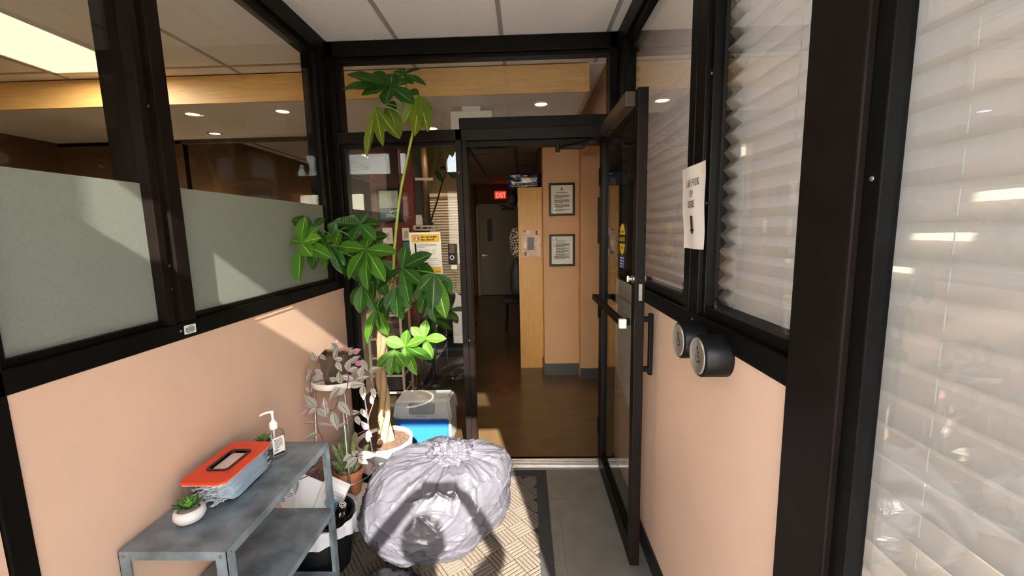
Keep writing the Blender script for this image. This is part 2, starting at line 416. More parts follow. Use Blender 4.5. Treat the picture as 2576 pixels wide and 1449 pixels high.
MB().box(-4.7, -1.24, -.36, -.05, 2.50, 2.75).build('wall_panel', M_dryw, wfl)
MB().box(-4.7, -4.35, -.36, -.05, .45, 2.50).build('wall_panel', M_dryw, wfl)
MB().box(-1.62, -1.24, -.36, -.05, .45, 2.50).build('wall_panel', M_dryw, wfl)
w3 = struct('fill_window', label='unseen window with white shade added to light the left room')
MB().box(-4.35, -1.62, -.22, -.214, .45, 2.50).build('pane', M_glass, w3)
MB().box(-4.35, -1.62, -.15, -.148, .45, 2.50).build('shade', mat('white_fill_shade', 'E6E0D6', .85, trans=.2), w3)  # added window and shade, a soft fill light for the left room
for x in (-4.35, -3.44, -2.53, -1.65): MB().box(x, x+.04, -.26, -.16, .45, 2.50).build('mullion', M_frame, w3)
wfr = struct('wall_front', label='unseen front wall added to block sun, with slots shaped for sun patches')
for (x0, x1, z0, z1) in ((.66, .70, -.02, 2.75), (.70, .88, 2.14, 2.75), (.70, .88, 1.60, 1.96), (.88, 2.6, -.02, 2.75), (.70, .88, -.02, .2)):
    MB().box(x0, x1, -.25, -.06, z0, z1).build('wall_panel', M_dryw, wfr)  # sun blocker; its slots are shaped to drop sun patches on the blind

# ================================================================ CLINIC INTERIOR
wi = struct('wall_back', label='far left brown wall of the room behind the glazing')
MB().box(-4.60, -4.50, -.3, 10.2, 0, 2.7).build('wall_panel', M_brown, wi)
wi = struct('wall_back', label='brown wall running back behind the left panes')
MB().box(-3.40, -3.28, 4.14, 10.1, 0, 2.62).build('wall_panel', M_brown, wi)
wi = struct('wall_back', label='brown return wall behind the left panes')
MB().box(-4.6, -3.28, 4.12, 4.20, 0, 2.47).build('wall_panel', M_brown, wi)
wi = struct('wall_back', label='brown end wall of the left passage')
MB().box(-3.4, -1.14, 9.98, 10.2, 0, 2.70).build('wall_panel', M_brown, wi)
wi = struct('wall_back', label='dark brown far wall around the steel door')
MB().box(-3.4, .3, 10.10, 10.2, 0, 2.70).build('wall_panel', M_brown, wi)
wi = struct('wall_back', label='brown side wall of the hallway behind the tall cabinet')
MB().box(.205, .30, 4.66, 10.2, 0, 2.70).build('wall_panel', M_brown, wi)
wi = struct('wall_back', label='peach soffit above the open door')
MB().box(.575, .70, 2.71, 4.25, 2.25, 2.70).build('soffit', M_pink_warm, wi)
wi = struct('wall_back', label='peach wall beside the framed notices')
MB().box(.565, 2.4, 4.25, 4.60, 0, 2.70).build('wall_panel', M_pink_warm, wi)
wi = struct('wall_back', label='peach pilaster carrying the framed notices')
MB().box(.20, .575, 4.39, 4.66, 0, 2.70).build('pilaster', M_pink_warm, wi)
wi = struct('wall_back', label='peach side wall hidden right of the door')
MB().box(2.3, 2.4, 2.71, 4.3, 0, 2.70).build('wall_panel', M_pink, wi)
wi = struct('wall_back', label='peach wall behind the open door')
MB().box(.66, 2.4, 2.60, 2.71, -.02, 2.70).build('wall_panel', M_pink, wi)
wi = struct('wall_back', label='maple wall end beside the side panel')
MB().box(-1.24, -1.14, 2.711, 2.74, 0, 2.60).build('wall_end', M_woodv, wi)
wi = struct('wall_back', label='taupe wall behind the slat blind')
MB().box(-.99, -.62, 4.40, 4.48, 0, 2.62).build('wall_panel', mat('taupe_wall', '6b5a4a', .8), wi)
bb = struct('baseboard_back', label='dark rubber baseboard under the framed notices')
M_bb = mat('dark_rubber_base', '3a3936', .45, noise_scale=12, noise_amt=.12)
MB().box(.196, .578, 4.378, 4.39, 0, .125, bev=.002).box(.188, .20, 4.39, 4.62, 0, .125).build('base_strip', M_bb, bb)
MB().box(.56, 2.3, 4.238, 4.25, 0, .115, bev=.002).build('base_strip', M_bb, bb)
fa = struct('trim_3', label='long maple fascia board across the lowered ceiling')
fm = MB().box(-4.5, .462, 3.04, 3.06, 2.474, 2.655).box(.442, .462, 3.06, 4.14, 2.474, 2.655)
fm.build('fascia_board', M_wood, fa)
lcg = struct('ceiling', label='lowered grey drywall ceiling with pot lights')
MB().box(-4.5, .452, 3.058, 4.14, 2.476, 2.52).build('drywall_panel', M_lowc, lcg)
MB().box(-4.5, .21, 4.12, 4.16, 2.44, 2.66).build('bulkhead', mat('brown_bulkhead', '4e4036', .7), lcg)
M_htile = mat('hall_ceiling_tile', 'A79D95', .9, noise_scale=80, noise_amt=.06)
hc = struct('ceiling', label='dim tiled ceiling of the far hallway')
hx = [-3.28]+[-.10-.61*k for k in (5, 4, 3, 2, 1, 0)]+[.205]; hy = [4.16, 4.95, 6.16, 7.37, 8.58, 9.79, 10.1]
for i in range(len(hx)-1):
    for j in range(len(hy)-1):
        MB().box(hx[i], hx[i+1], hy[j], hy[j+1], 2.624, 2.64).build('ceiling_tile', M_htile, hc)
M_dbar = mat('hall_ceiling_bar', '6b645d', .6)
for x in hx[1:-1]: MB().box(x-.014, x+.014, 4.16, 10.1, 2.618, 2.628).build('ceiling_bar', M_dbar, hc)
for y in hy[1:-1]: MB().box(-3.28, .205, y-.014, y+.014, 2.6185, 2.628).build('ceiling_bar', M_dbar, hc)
# far door
d3 = struct('door_3', label='far grey steel door with a narrow window slit')
M_fd = mat('grey_steel_door', '8a7f72', .5, noise_scale=3, noise_amt=.05)
M_ff = mat('door_casing', 'a09382', .5)
MB().box(-1.06, -.10, 10.055, 10.10, .01, 2.11, bev=.004).build('door_leaf', M_fd, d3)
MB().box(-1.12, -1.06, 10.04, 10.10, 0, 2.17, bev=.004).build('casing', M_ff, d3)
MB().box(-.10, -.04, 10.04, 10.10, 0, 2.17, bev=.004).build('casing', M_ff, d3)
MB().box(-1.12, -.04, 10.04, 10.10, 2.11, 2.17, bev=.004).build('casing', M_ff, d3)
MB().box(-.86, -.745, 10.045, 10.057, 1.30, 1.82).build('window_slit', M_black, d3)
MB().box(-.50, -.22, 9.99, 10.055, 2.02, 2.07, bev=.006).tube([(-.36, 10.02, 2.06), (-.44, 9.93, 2.11), (-.55, 10.03, 2.13)], .012, 6).build('door_closer', M_black, d3)
MB().lathe([(.028, 0), (.028, .01), (.012, .012), (.012, .04)], 12, Matrix.Translation((-.98, 10.055, .97)) @ Matrix.Rotation(R(90), 4, 'X')).box(-.985, -.87, 10.005, 10.022, .962, .98).build('door_handle', M_metal, d3)

# ---------------------------------------------------------------- lamps
M_lens = mat('lamp_lens_warm', 'FFE0B0', .4, emit='FFC47A', estr=9)
M_lensw = mat('lamp_lens_cool', 'FFFFFF', .4, emit='F4F2EA', estr=9)
def pot_light(x, y, label, watt=10, cool=False):
    t = thing('pot_light', (x, y, 2.476), label, 'ceiling light', 'recessed pot lights in the lowered ceiling')
    M = Matrix.Translation((x, y, 2.476))
    MB().lathe([(.062, 0), (.062, -.004), (.046, -.006), (.044, 0)], 24, M, cap0=False, cap1=False).build('trim_ring', M_white if not cool else M_metal, t, smooth=True)
    MB().lathe([(.0, -.0025), (.030, -.003), (.046, -.001)], 20, M, cap0=False, cap1=False).build('lens', M_lensw if cool else M_lens, t)
    sp = bpy.data.lights.new('pot_lamp', 'SPOT'); sp.energy = watt; sp.spot_size = R(120); sp.spot_blend = .8; sp.shadow_soft_size = .04
    sp.color = (1, .74, .44) if not cool else (1, .97, .9)
    so = bpy.data.objects.new('pot_lamp', sp); COL.objects.link(so); so.parent = t; so.location = (0, 0, -.02)
pot_light(.144, 3.303, 'warm recessed pot light nearest the right end of the maple fascia', 4)
pot_light(-.811, 3.948, 'warm pot light seen low between the plant top and the white sign box', 6)
pot_light(-1.80, 3.283, 'bright warm pot light seen through the left glass near the corner post', 5)
pot_light(-2.496, 3.284, 'warm pot light seen through the middle of the second left pane', 5)
hl = thing('fluorescent_troffer', (-1.9, 6.5, 2.62), 'unseen ceiling panel added to brighten the hallway behind the red wall', 'ceiling light')
MB().box(-2.2, -1.6, 5.9, 7.1, 2.608, 2.617).build('diffuser', mat('hall_fill_panel', 'FFF6E4', .5, emit='FFE9C4', estr=.25), hl)
hl_ = bpy.data.lights.new('hall_fill_lamp', 'AREA'); hl_.shape = 'RECTANGLE'; hl_.size = .55; hl_.size_y = 1.1; hl_.energy = 1.2; hl_.color = (1, .86, .66)  # added lamp, kept out of view, to lift the hallway
hlo = bpy.data.objects.new('hall_fill_lamp', hl_); COL.objects.link(hlo); hlo.parent = hl; hlo.location = (0, 0, -.03)
def sconce(y, label):
    t = thing('wall_sconce', (-3.27, y, 1.70), label, 'wall lamp')
    MB().box(-3.28, -3.25, y-.05, y+.05, 1.60, 1.74, bev=.006).build('backplate', M_black, t)
    MB().lathe([(.02, 1.66), (.07, 1.70), (.11, 1.78), (.105, 1.78), (.065, 1.705), (.0, 1.68)], 20, Matrix.Translation((-3.15, y, 0))).build('bowl_shade', mat('sconce_bowl', '2a1d14', .5), t, smooth=True)
    pl_ = bpy.data.lights.new('sconce_lamp', 'POINT'); pl_.energy = 1.4; pl_.color = (1, .72, .42); pl_.shadow_soft_size = .05
    po_ = bpy.data.objects.new('sconce_lamp', pl_); COL.objects.link(po_); po_.parent = t; po_.location = (.12, 0, .10)
sconce(4.55, 'bowl wall sconce glowing low behind the second left pane')
sconce(6.4, 'farther bowl wall sconce glowing near the left corner post')
pot_light(-2.78, 3.904, 'cool white pot light farther back behind the second left pane', 4, True)
tr = thing('fluorescent_troffer', (-2.80, 2.30, 2.66), 'long glowing fluorescent ceiling panel behind the first left pane', 'ceiling light')
M_trof = mat('troffer_diffuser', 'FFF6E4', .5, emit='FFEBC8', estr=.42, noise_scale=3, noise_amt=.04)
MB().box(-3.09, -2.515, 1.70, 2.895, 2.652, 2.66).build('diffuser', M_trof, tr)
fr = MB().box(-3.11, -3.09, 1.68, 2.915, 2.648, 2.68).box(-2.515, -2.495, 1.68, 2.915, 2.648, 2.68).box(-3.11, -2.495, 1.68, 1.70, 2.648, 2.68).box(-3.11, -2.495, 2.895, 2.915, 2.648, 2.68)
fr.build('frame', M_white, tr)
tl = bpy.data.lights.new('troffer_lamp', 'AREA'); tl.shape = 'RECTANGLE'; tl.size = .5; tl.size_y = 1.1; tl.energy = 12; tl.color = (1, .93, .80)
tlo = bpy.data.objects.new('troffer_lamp', tl); COL.objects.link(tlo); tlo.parent = tr; tlo.location = (0, 0, -.02)
sb = thing('sign_box', (-.38, 3.335, 2.20), 'white box sign hung from the lowered ceiling above the door', 'sign')
MB().box(-.535, -.225, 3.30, 3.36, 2.215, 2.44, bev=.004).build('housing', M_white, sb)
MB().box(-.45, -.31, 3.31, 3.35, 2.44, 2.476, bev=.003).build('mount', M_white, sb)
sp_ = thing('sprinkler', (-.55, 5.5, 2.618), 'round chrome sprinkler head on the hallway ceiling', 'sprinkler')
MB().lathe([(.045, 0), (.045, -.008), (.02, -.012), (.016, -.05), (.028, -.052), (.028, -.058)], 18, Matrix.Translation((-.545, 5.5, 2.618))).build('escutcheon', M_metal, sp_, smooth=True)
# exit sign
ex = thing('exit_sign', (-.53, 10.05, 2.27), 'small red lit EXIT sign above the far door', 'sign')
MB().box(-.685, -.38, 10.04, 10.098, 2.27, 2.47, bev=.006).build('housing', mat('exit_grey', '9a8d80', .5), ex)
MB().box(-.665, -.40, 10.036, 10.04, 2.285, 2.455).build('face', mat('exit_face', '7c1f18', .5, emit='ff3020', estr=.25), ex)
text_into(MB(), 'EXIT', .16, frame_m((-.645, 10.035, 2.31), (1, 0, 0), (0, 0, 1)), bold=.004, sx=.72).build('lettering', mat('exit_red', 'ff5540', .5, emit='ff4030', estr=2.2), ex)

# ---------------------------------------------------------------- clinic furnishings seen through the door
cb = thing('tall_cabinet', (.07, 4.9, 0), 'tall maple end panel of a cabinet beside the peach pilaster', 'cabinet')
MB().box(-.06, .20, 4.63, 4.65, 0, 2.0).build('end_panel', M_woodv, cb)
MB().box(.03, .20, 4.65, 5.5, 0, 1.99).build('body', mat('dark_cabinet', '2c2520', .6), cb)
bc = MB().box(-.17, .195, 4.70, 5.05, 2.005, 2.165, bev=.02)
pkg = thing('plastic_package', (.0, 4.9, 2.0), 'dark blue plastic wrapped package on top of the tall cabinet', 'package')
bm = bmesh.new(); bmesh.ops.create_cube(bm, size=1); bmesh.ops.subdivide_edges(bm, edges=bm.edges[:], cuts=7, use_grid_fill=True)
for v in bm.verts:
    q = v.co.copy(); nn = noise.noise(q*6)
    v.co = Vector((.015+q.x*.36, 4.875+q.y*.35, 2.082+q.z*(.16-.03*abs(q.x)))) + q.normalized()*nn*.018
MB().add_bm(bm).build('wrapped_body', mat('blue_plastic', '141e3c', .18, spec=.8, bump=.5, bump_scale=14), pkg, smooth=True)
MB().box(.0, .05, 4.688, 4.70, 2.125, 2.133).build('label_strip', M_white, pkg)
db = thing('black_bag', (-.13, 4.95, 1.9), 'black bag bulging beside the top of the tall cabinet', 'bag')
MB().lathe([(.01, 0), (.07, .01), (.1, .05), (.1, .1), (.06, .14), (.02, .16)], 14, Matrix.Translation((-.12, 4.82, 1.815)) @ Matrix.Scale(.6, 4, (1, 0, 0)), fn=lambda p: p*(1+.25*noise.noise(p*14))).build('bag_body', mat('black_cloth', '0b0a0b', .7), db, smooth=True)
MB().tube([(-.1, 4.9, 1.99), (-.07, 4.9, 2.0), (-.05, 4.9, 1.97)], .006).build('strap', M_black, db)
def sheet(name, x0, x1, z0, z1, y, m, par, amp=.004, n=10, seed=0):
    mb = MB()
    for j in range(n+1):
        for i in range(n+1):
            u, v = i/n, j/n; p = Vector((x0+(x1-x0)*u, y+amp*noise.noise(Vector((u*4, v*4, seed))), z0+(z1-z0)*v)); mb.v.append(tuple(p))
    for j in range(n):
        for i in range(n):
            k = j*(n+1)+i; mb.f.append((k, k+1, k+n+2, k+n+1))
    return mb.build(name, m, par, smooth=True)
pb = thing('notice_pouch', (.075, 4.62, 1.40), 'clear plastic pouch with a dark photo print taped on the maple panel', 'poster')
sheet('backing_sheet', -.027, .178, 1.255, 1.545, 4.624, mat('pouch_paper', 'C7A590', .35, noise_scale=18, noise_amt=.25, bump=.4, bump_scale=30), pb)
sheet('photo_print', .035, .11, 1.33, 1.47, 4.6175, mat('photo_dark', '4b473f', .4, noise_scale=25, noise_amt=.5), pb, amp=.002)
MB().box(.0, .02, 4.614, 4.616, 1.35, 1.42).build('white_slip', M_white, pb)
for q in ((-.01, .02, 1.525, 1.54), (.125, .15, 1.49, 1.54), (.0, .025, 1.27, 1.31)): MB().box(q[0], q[1], 4.613, 4.615, q[2], q[3]).build('red_tape', mat('red_tape', '8c3a20', .5), pb)
def framed_notice(z0, z1, label, seed, heading):
    t = thing('framed_notice', (.39, 4.38, z0), label, 'framed notice', 'black framed notices on the peach pilaster')
    x0, x1 = .259, .521; b = .022; ya, yb = 4.368, 4.39
    MB().box(x0, x0+b, ya, yb, z0, z1, bev=.002).box(x1-b, x1, ya, yb, z0, z1, bev=.002).box(x0+b, x1-b, ya, yb, z0, z0+b, bev=.002).box(x0+b, x1-b, ya, yb, z1-b, z1, bev=.002).build('frame', M_black, t)
    pa = MB().box(x0+b, x1-b, 4.380, 4.384, z0+b, z1-b).build('paper', M_paper, t)
    M = frame_m(((x0+x1)/2, 4.3795, z1-b), (1, 0, 0), (0, 0, 1)); mb = MB()
    if heading:
        mb.quad(*[M @ Vector(p+(.0003,)) for p in ((-.012, -.045), (.012, -.045), (0, -.018))])
        lines_into(mb, -.022, .022, -.056, .01, 1, .004, M, 3, 1); lines_into(mb, -.055, .055, -.078, .01, 1, .007, M, 4, 1)
        for b_, (yy, k) in enumerate(((-.102, 4), (-.15, 4), (-.197, 4), (-.245, 2))): lines_into(mb, -.075, .075, yy, .0095, k, .0055, M, seed+b_, .6)
    else:
        mb.quad(*[M @ Vector(p+(.0003,)) for p in ((-.068, -.032), (-.052, -.032), (-.06, -.016))])
        lines_into(mb, -.09, .05, -.045, .01, 1, .003, M, 3, 1)
        for b_, (yy, k) in enumerate(((-.06, 1), (-.08, 4), (-.125, 2), (-.15, 3), (-.185, 2), (-.205, 4))): lines_into(mb, -.08+(.01 if k < 4 else 0), .075, yy, .0095, k, .0055, M, seed+b_, .7)
    mb.build('print', M_ink, pa)
    MB().quad((x0+b, 4.374, z0+b), (x1-b, 4.374, z0+b), (x1-b, 4.374, z1-b), (x0+b, 4.374, z1-b)).build('glazing', M_glass, t)
framed_notice(1.685, 2.012, 'upper black framed notice with emblem and centred paragraphs on the pilaster', 5, True)
framed_notice(1.170, 1.499, 'lower black framed letter with left aligned text on the pilaster', 15, False)
tv = thing('wall_panel_screen', (.78, 4.23, 1.40), 'narrow black panel on the peach wall beside the door edge', 'screen')
MB().box(.728, 1.45, 4.20, 4.248, 1.40, 1.85, bev=.006).build('bezel', M_black, tv)
MB().box(.745, 1.43, 4.197, 4.20, 1.42, 1.83).build('glass', mat('screen_glass', '050506', .12), tv)
# hanging patterned garment and dark bag beside the cabinet
gm = mat('patterned_cloth', 'C9BDB0', .8)
n = gm.node_tree.nodes; l = gm.node_tree.links
vo = n.new('ShaderNodeTexVoronoi'); vo.inputs['Scale'].default_value = 34; vo.feature = 'DISTANCE_TO_EDGE'
rp = n.new('ShaderNodeValToRGB'); rp.color_ramp.elements[0].position = .06; rp.color_ramp.elements[1].position = .12
rp.color_ramp.elements[0].color = (*lin('C9BDB0'), 1); rp.color_ramp.elements[1].color = (*lin('141012'), 1)
tc = n.new('ShaderNodeTexCoord'); l.new(tc.outputs['Object'], vo.inputs['Vector']); l.new(vo.outputs[0], rp.inputs[0]); l.new(rp.outputs[0], n['Principled BSDF'].inputs['Base Color'])
hg = thing('patterned_garment', (-.12, 4.9, 1.2), 'black and white patterned cloth hanging beside the tall cabinet', 'garment')
MB().lathe([(.01, .0), (.07, .02), (.095, .10), (.10, .2), (.085, .29), (.05, .33), (.01, .34)], 16, Matrix.Translation((-.085, 4.88, 1.24)) @ Matrix.Scale(.8, 4, (1, 0, 0)) @ Matrix.Scale(.7, 4, (0, 1, 0)), fn=lambda p: p*(1+.18*noise.noise(p*11))).build('cloth', gm, hg, smooth=True)
hb = thing('hanging_bag', (-.12, 4.9, .8), 'black bag with a looping cord hanging beneath the patterned cloth', 'bag')
MB().lathe([(.01, 0), (.07, .02), (.09, .12), (.08, .3), (.05, .42), (.01, .44)], 14, Matrix.Translation((-.085, 4.88, .79)) @ Matrix.Scale(.6, 4, (0, 1, 0))).build('bag_body', mat('dark_bag', '14161a', .6), hb, smooth=True)
MB().tube([at(1291+math.cos(a)*12-4, 668+math.sin(a)*26, 4.78) for a in [k*math.pi/9 for k in range(-2, 17)]], .0035, 5).build('cord', mat('grey_cord', '50544f', .6), hb)
ck = thing('dark_chair', (-.2, 6.2, 0), 'dark upholstered chair in the shadowy hallway', 'chair')
for sx in (-.2, .2):
    for sy in (-.2, .2): MB().tube([(-.1+sx, 6.6+sy, 0), (-.1+sx*.9, 6.6+sy*.9, .43)], .015, 6).build('leg', M_black, ck)
MB().box(-.34, .14, 6.36, 6.84, .43, .51, bev=.02).build('seat', mat('dark_upholstery', '16171b', .7), ck)
MB().box(.08, .15, 6.38, 6.82, .51, .95, bev=.02).build('backrest', mat('dark_upholstery'), ck)

# ---------------------------------------------------------------- seen through the side panel
rp_ = struct('wall_back', label='dark red accent wall behind the glass side panel')
M_red = mat('red_wall', '641614', .5, noise_scale=4, noise_amt=.12)
MB().box(-1.50, -1.075, 4.20, 4.30, 0, 2.474).build('wall_panel', M_red, rp_)
MB().box(-1.075, -.99, 4.22, 4.30, 0, 2.474).build('wall_edge', mat('dark_brown_trim', '1d100c', .5), rp_)
MB().box(-1.32, -1.215, 4.185, 4.20, 1.98, 2.474).build('red_pilaster', mat('red_dark', '3c0d0b', .5), rp_)
pc = thing('framed_poster', (-1.26, 4.17, 1.68), 'black framed blue and white SAFE SPACE poster on the red wall', 'poster')
MB().box(-1.43, -1.195, 4.165, 4.20, 1.66, 1.985, bev=.003).build('frame', M_black, pc)
pp = MB().box(-1.405, -1.22, 4.160, 4.165, 1.69, 1.955).build('print', mat('poster_pale', 'b4c4c4', .6, noise_scale=14, noise_amt=.25), pc)
MB().box(-1.405, -1.22, 4.1585, 4.160, 1.69, 1.79).build('print_band', mat('poster_blue', '3d6f86', .6, noise_scale=12, noise_amt=.2), pp)
text_into(MB(), 'SAFE\nSPACE', .042, frame_m((-1.225, 4.158, 1.745), (1, 0, 0), (0, 0, 1)), align='RIGHT', bold=.001).build('lettering', M_white, pp)
for x0, x1, z0, z1, lb in ((-1.40, -1.30, 1.44, 1.60, 'white wall control plate lower left of the poster'), (-1.205, -1.135, 1.47, 1.595, 'white light switch plate lower right of the poster')):
    s_ = thing('switch_plate', ((x0+x1)/2, 4.19, z0), lb, 'switch')
    MB().box(x0, x1, 4.186, 4.199, z0, z1, bev=.003).build('plate', M_white, s_)
    MB().box((x0+x1)/2-.016, (x0+x1)/2+.016, 4.178, 4.186, (z0+z1)/2-.034, (z0+z1)/2+.034, bev=.003).build('rocker', mat('switch_grey', 'b8b2a8', .4), s_)
tb = thing('teal_card', (-1.17, 4.19, 1.36), 'teal card taped under the light switch on the red wall', 'card')
MB().box(-1.20, -1.135, 4.194, 4.199, 1.36, 1.46).build('card_face', mat('teal', '2b8791', .6), tb)
MB().box(-1.185, -1.15, 4.192, 4.194, 1.40, 1.41).build('print', M_white, tb)
pl = thing('brown_pipe', (-.95, 4.12, 1.6), 'brown vertical pipe beside the red wall', 'pipe')
MB().tube([(-.945, 4.15, 2.474), (-.935, 4.15, 1.62)], .03, 14).build('tube', mat('brown_pipe_paint', '6a5340', .5), pl, smooth=True)
MB().box(-.99, -.885, 4.11, 4.19, 1.60, 1.64, bev=.004).build('bracket', M_black, pl)
# interior window with horizontal blinds
ib = thing('slat_blind', (-.80, 4.37, .6), 'beige horizontal slat blind behind the notice and doorbell', 'blind')
sm = MB().box(-.985, -.640, -.0155, .0155, -.0008, .0008, Matrix.Rotation(R(58), 4, 'X')).mesh('slat', mat('beige_slat', 'E3D5C2', .5))
k = 0; z = .46
while z < 1.90:
    o = link('slat', sm, ib); o.matrix_parent_inverse = Matrix.Translation(-ib.location); o.location = (0, 4.37, z); z += .0275
MB().box(-.985, -.640, 4.345, 4.395, 1.90, 1.935, bev=.004).build('head_rail', mat('beige_slat'), ib)
MB().box(-.985, -.640, 4.355, 4.385, .425, .445, bev=.004).build('bottom_rail', mat('beige_slat'), ib)
MB().tube([(-.89, 4.355, 1.9), (-.89, 4.355, .43)], .0015, 5).tube([(-.73, 4.355, 1.9), (-.73, 4.355, .43)], .0015, 5).build('lift_cord', M_white, ib)
# white drawer unit
dr = thing('drawer_unit', (-1.29, 3.9, 0), 'white framed drawer cart with dark drawers behind the side panel', 'drawer unit')
for (x, y) in ((-1.445, 3.77), (-1.145, 3.77), (-1.445, 4.06), (-1.145, 4.06)):
    MB().box(x-.011, x+.011, y-.011, y+.011, 0, .82, bev=.002).build('post', M_white, dr)
for z in (.06, .225, .395, .575, .80):
    MB().box(-1.435, -1.155, 3.762, 3.778, z-.008, z+.008).box(-1.435, -1.155, 4.052, 4.068, z-.008, z+.008).box(-1.453, -1.437, 3.77, 4.06, z-.008, z+.008).box(-1.153, -1.137, 3.77, 4.06, z-.008, z+.008).build('rail', M_white, dr)
M_drw = mat('grey_drawer', '3c4044', .5)
for a, b in ((.085, .21), (.25, .38), (.42, .555)):
    d_ = MB().box(-1.43, -1.16, 3.775, 4.05, a, b, bev=.006).build('drawer', M_drw, dr)
    MB().lathe([(.008, 0), (.008, .01), (.013, .013), (.0, .018)], 10, Matrix.Translation((-1.295, 3.775, (a+b)/2)) @ Matrix.Rotation(R(90), 4, 'X')).build('knob', M_black, d_)
wbm = mat('wire_basket', '6b6257', .6, noise_scale=60, noise_amt=.3)
d_ = MB().box(-1.43, -1.16, 3.775, 4.05, .60, .74, bev=.006).build('basket', wbm, dr)
for k in range(7): MB().box(-1.425, -1.165, 3.770, 3.774, .612+k*.018, .616+k*.018).build('basket_slat', mat('basket_line', '3a332c', .6), d_)
stk = thing('paper_stack', (-1.33, 3.9, .82), 'stack of papers and booklets on top of the white drawer cart', 'papers')
for k in range(5): MB().box(-1.43+.004*k, -1.24+.003*k, 3.80+.003*k, 4.02, .809+k*.016, .823+k*.016, bev=.002).build('booklet', M_paper if k % 2 == 0 else mat('booklet_tan', 'a58d6e', .7), stk)
# dark planter stand, chair and floor items inside, behind the side panel
pc2 = thing('dark_armchair', (-.74, 3.95, 0), 'dark waiting chair behind the side panel, above the cooler', 'chair')
M_uph = mat('black_upholstery', '101216', .45)
for sx in (-.2, .2):
    for sy in (-.19, .19): MB().tube([(-.74+sx, 4.0+sy, 0), (-.74+sx*.92, 4.0+sy*.92, .40)], .014, 8).build('leg', M_black, pc2)
MB().box(-.98, -.50, 3.76, 4.23, .40, .49, bev=.025).build('seat', M_uph, pc2)
MB().box(-.96, -.52, 4.17, 4.25, .49, .92, bev=.03).build('backrest', M_uph, pc2)
for sx in (-.99, -.52): MB().box(sx, sx+.035, 3.81, 4.21, .60, .64, bev=.008).box(sx+.005, sx+.03, 3.85, 3.89, .45, .61).build('armrest', M_black, pc2)
cd = thing('power_cord', (-.85, 3.6, 0), 'white power cord curling on the floor behind the cooler', 'cord')
MB().tube([(-1.10, 3.95, .012), (-1.0, 3.72, .008), (-.93, 3.62, .008), (-.88, 3.68, .03), (-.80, 3.66, .06), (-.70, 3.60, .05), (-.66, 3.56, .02), (-.70, 3.52, .008)], .005, 7).build('cable', mat('cord_ivory', 'c9bfae', .5), cd, smooth=True)
MB().box(-1.13, -1.09, 3.93, 3.98, .0, .03, bev=.004).build('plug', mat('cord_ivory'), cd)
# blue and white cooler
co = thing('cooler', (-.76, 3.05, 0), 'blue and white hard cooler box behind the glass side panel', 'cooler')
M_cool = mat('cooler_white', 'D5D8DA', .4, noise_scale=30, noise_amt=.03)
def taper(mb, x0, x1, y0_, y1_, z0, z1, tx, ty, b, name, m, par):
    bm = bmesh.new(); bmesh.ops.create_cube(bm, size=1)
    for v in bm.verts:
        s_ = 1-(tx if v.co.z > 0 else 0); t_ = 1-(ty if v.co.z > 0 else 0)
        v.co = Vector(((x0+x1)/2+v.co.x*(x1-x0)*s_, (y0_+y1_)/2+v.co.y*(y1_-y0_)*t_, (z0+z1)/2+v.co.z*(z1-z0)))
    bmesh.ops.bevel(bm, geom=bm.edges[:], offset=b, segments=3, affect='EDGES')
    return mb.add_bm(bm).build(name, m, par, autosm=True)
taper(MB(), -.972, -.575, 2.90, 3.16, .0, .199, 0, 0, .012, 'body', mat('cooler_blue', '2f78d6', .4, noise_scale=20, noise_amt=.04), co)
taper(MB(), -.580, -.556, 2.905, 3.155, .0, .199, 0, 0, .008, 'side_panel', M_cool, co)
ld = taper(MB(), -.983, -.547, 2.888, 3.172, .199, .335, .10, .26, .016, 'lid', M_cool, co)
Mw = frame_m((-.765, 2.955, .277), (1, 0, 0), (0, .30, 1))
MB().prism(rrect(.19, .085, .02), .004, frame_m((-.765, 2.9085, .277), (1, 0, 0), (0, .277, 1))).build('grip_recess', mat('cooler_grey', '8f9499', .5), ld)
lines_into(MB(), -.03, .03, 0, .01, 1, .006, frame_m((-.765, 2.8925, .222), (1, 0, 0), (0, .277, 1)), 7, 1).build('embossed_mark', mat('cooler_grey'), ld)

# ================================================================ OPEN GLASS DOOR
dl = struct('door_1', label='open black framed glass door swung in against the right wall')
dx0, dx1, dy0, dy1 = .460, .502, 1.765, 2.585
MB().box(dx0, dx1, dy0, dy0+.055, .010, 2.098, bev=.003).build('lock_stile', M_frame2, dl)
MB().box(dx0, dx1, dy1-.055, dy1, .010, 2.098, bev=.003).build('hinge_stile', M_frame, dl)
MB().box(dx0, dx1, dy0+.055, dy1-.055, .010, .115, bev=.003).box(dx0+.008, dx1-.008, dy0+.055, dy1-.055, .115, .135).build('bottom_rail', M_frame, dl)
MB().box(dx0, dx1, dy0+.055, dy1-.055, 2.035, 2.098, bev=.003).build('top_rail', M_frame, dl)
dp = MB().box(.479, .485, dy0+.05, dy1-.05, .125, 2.045).build('pane', M_glass, dl)
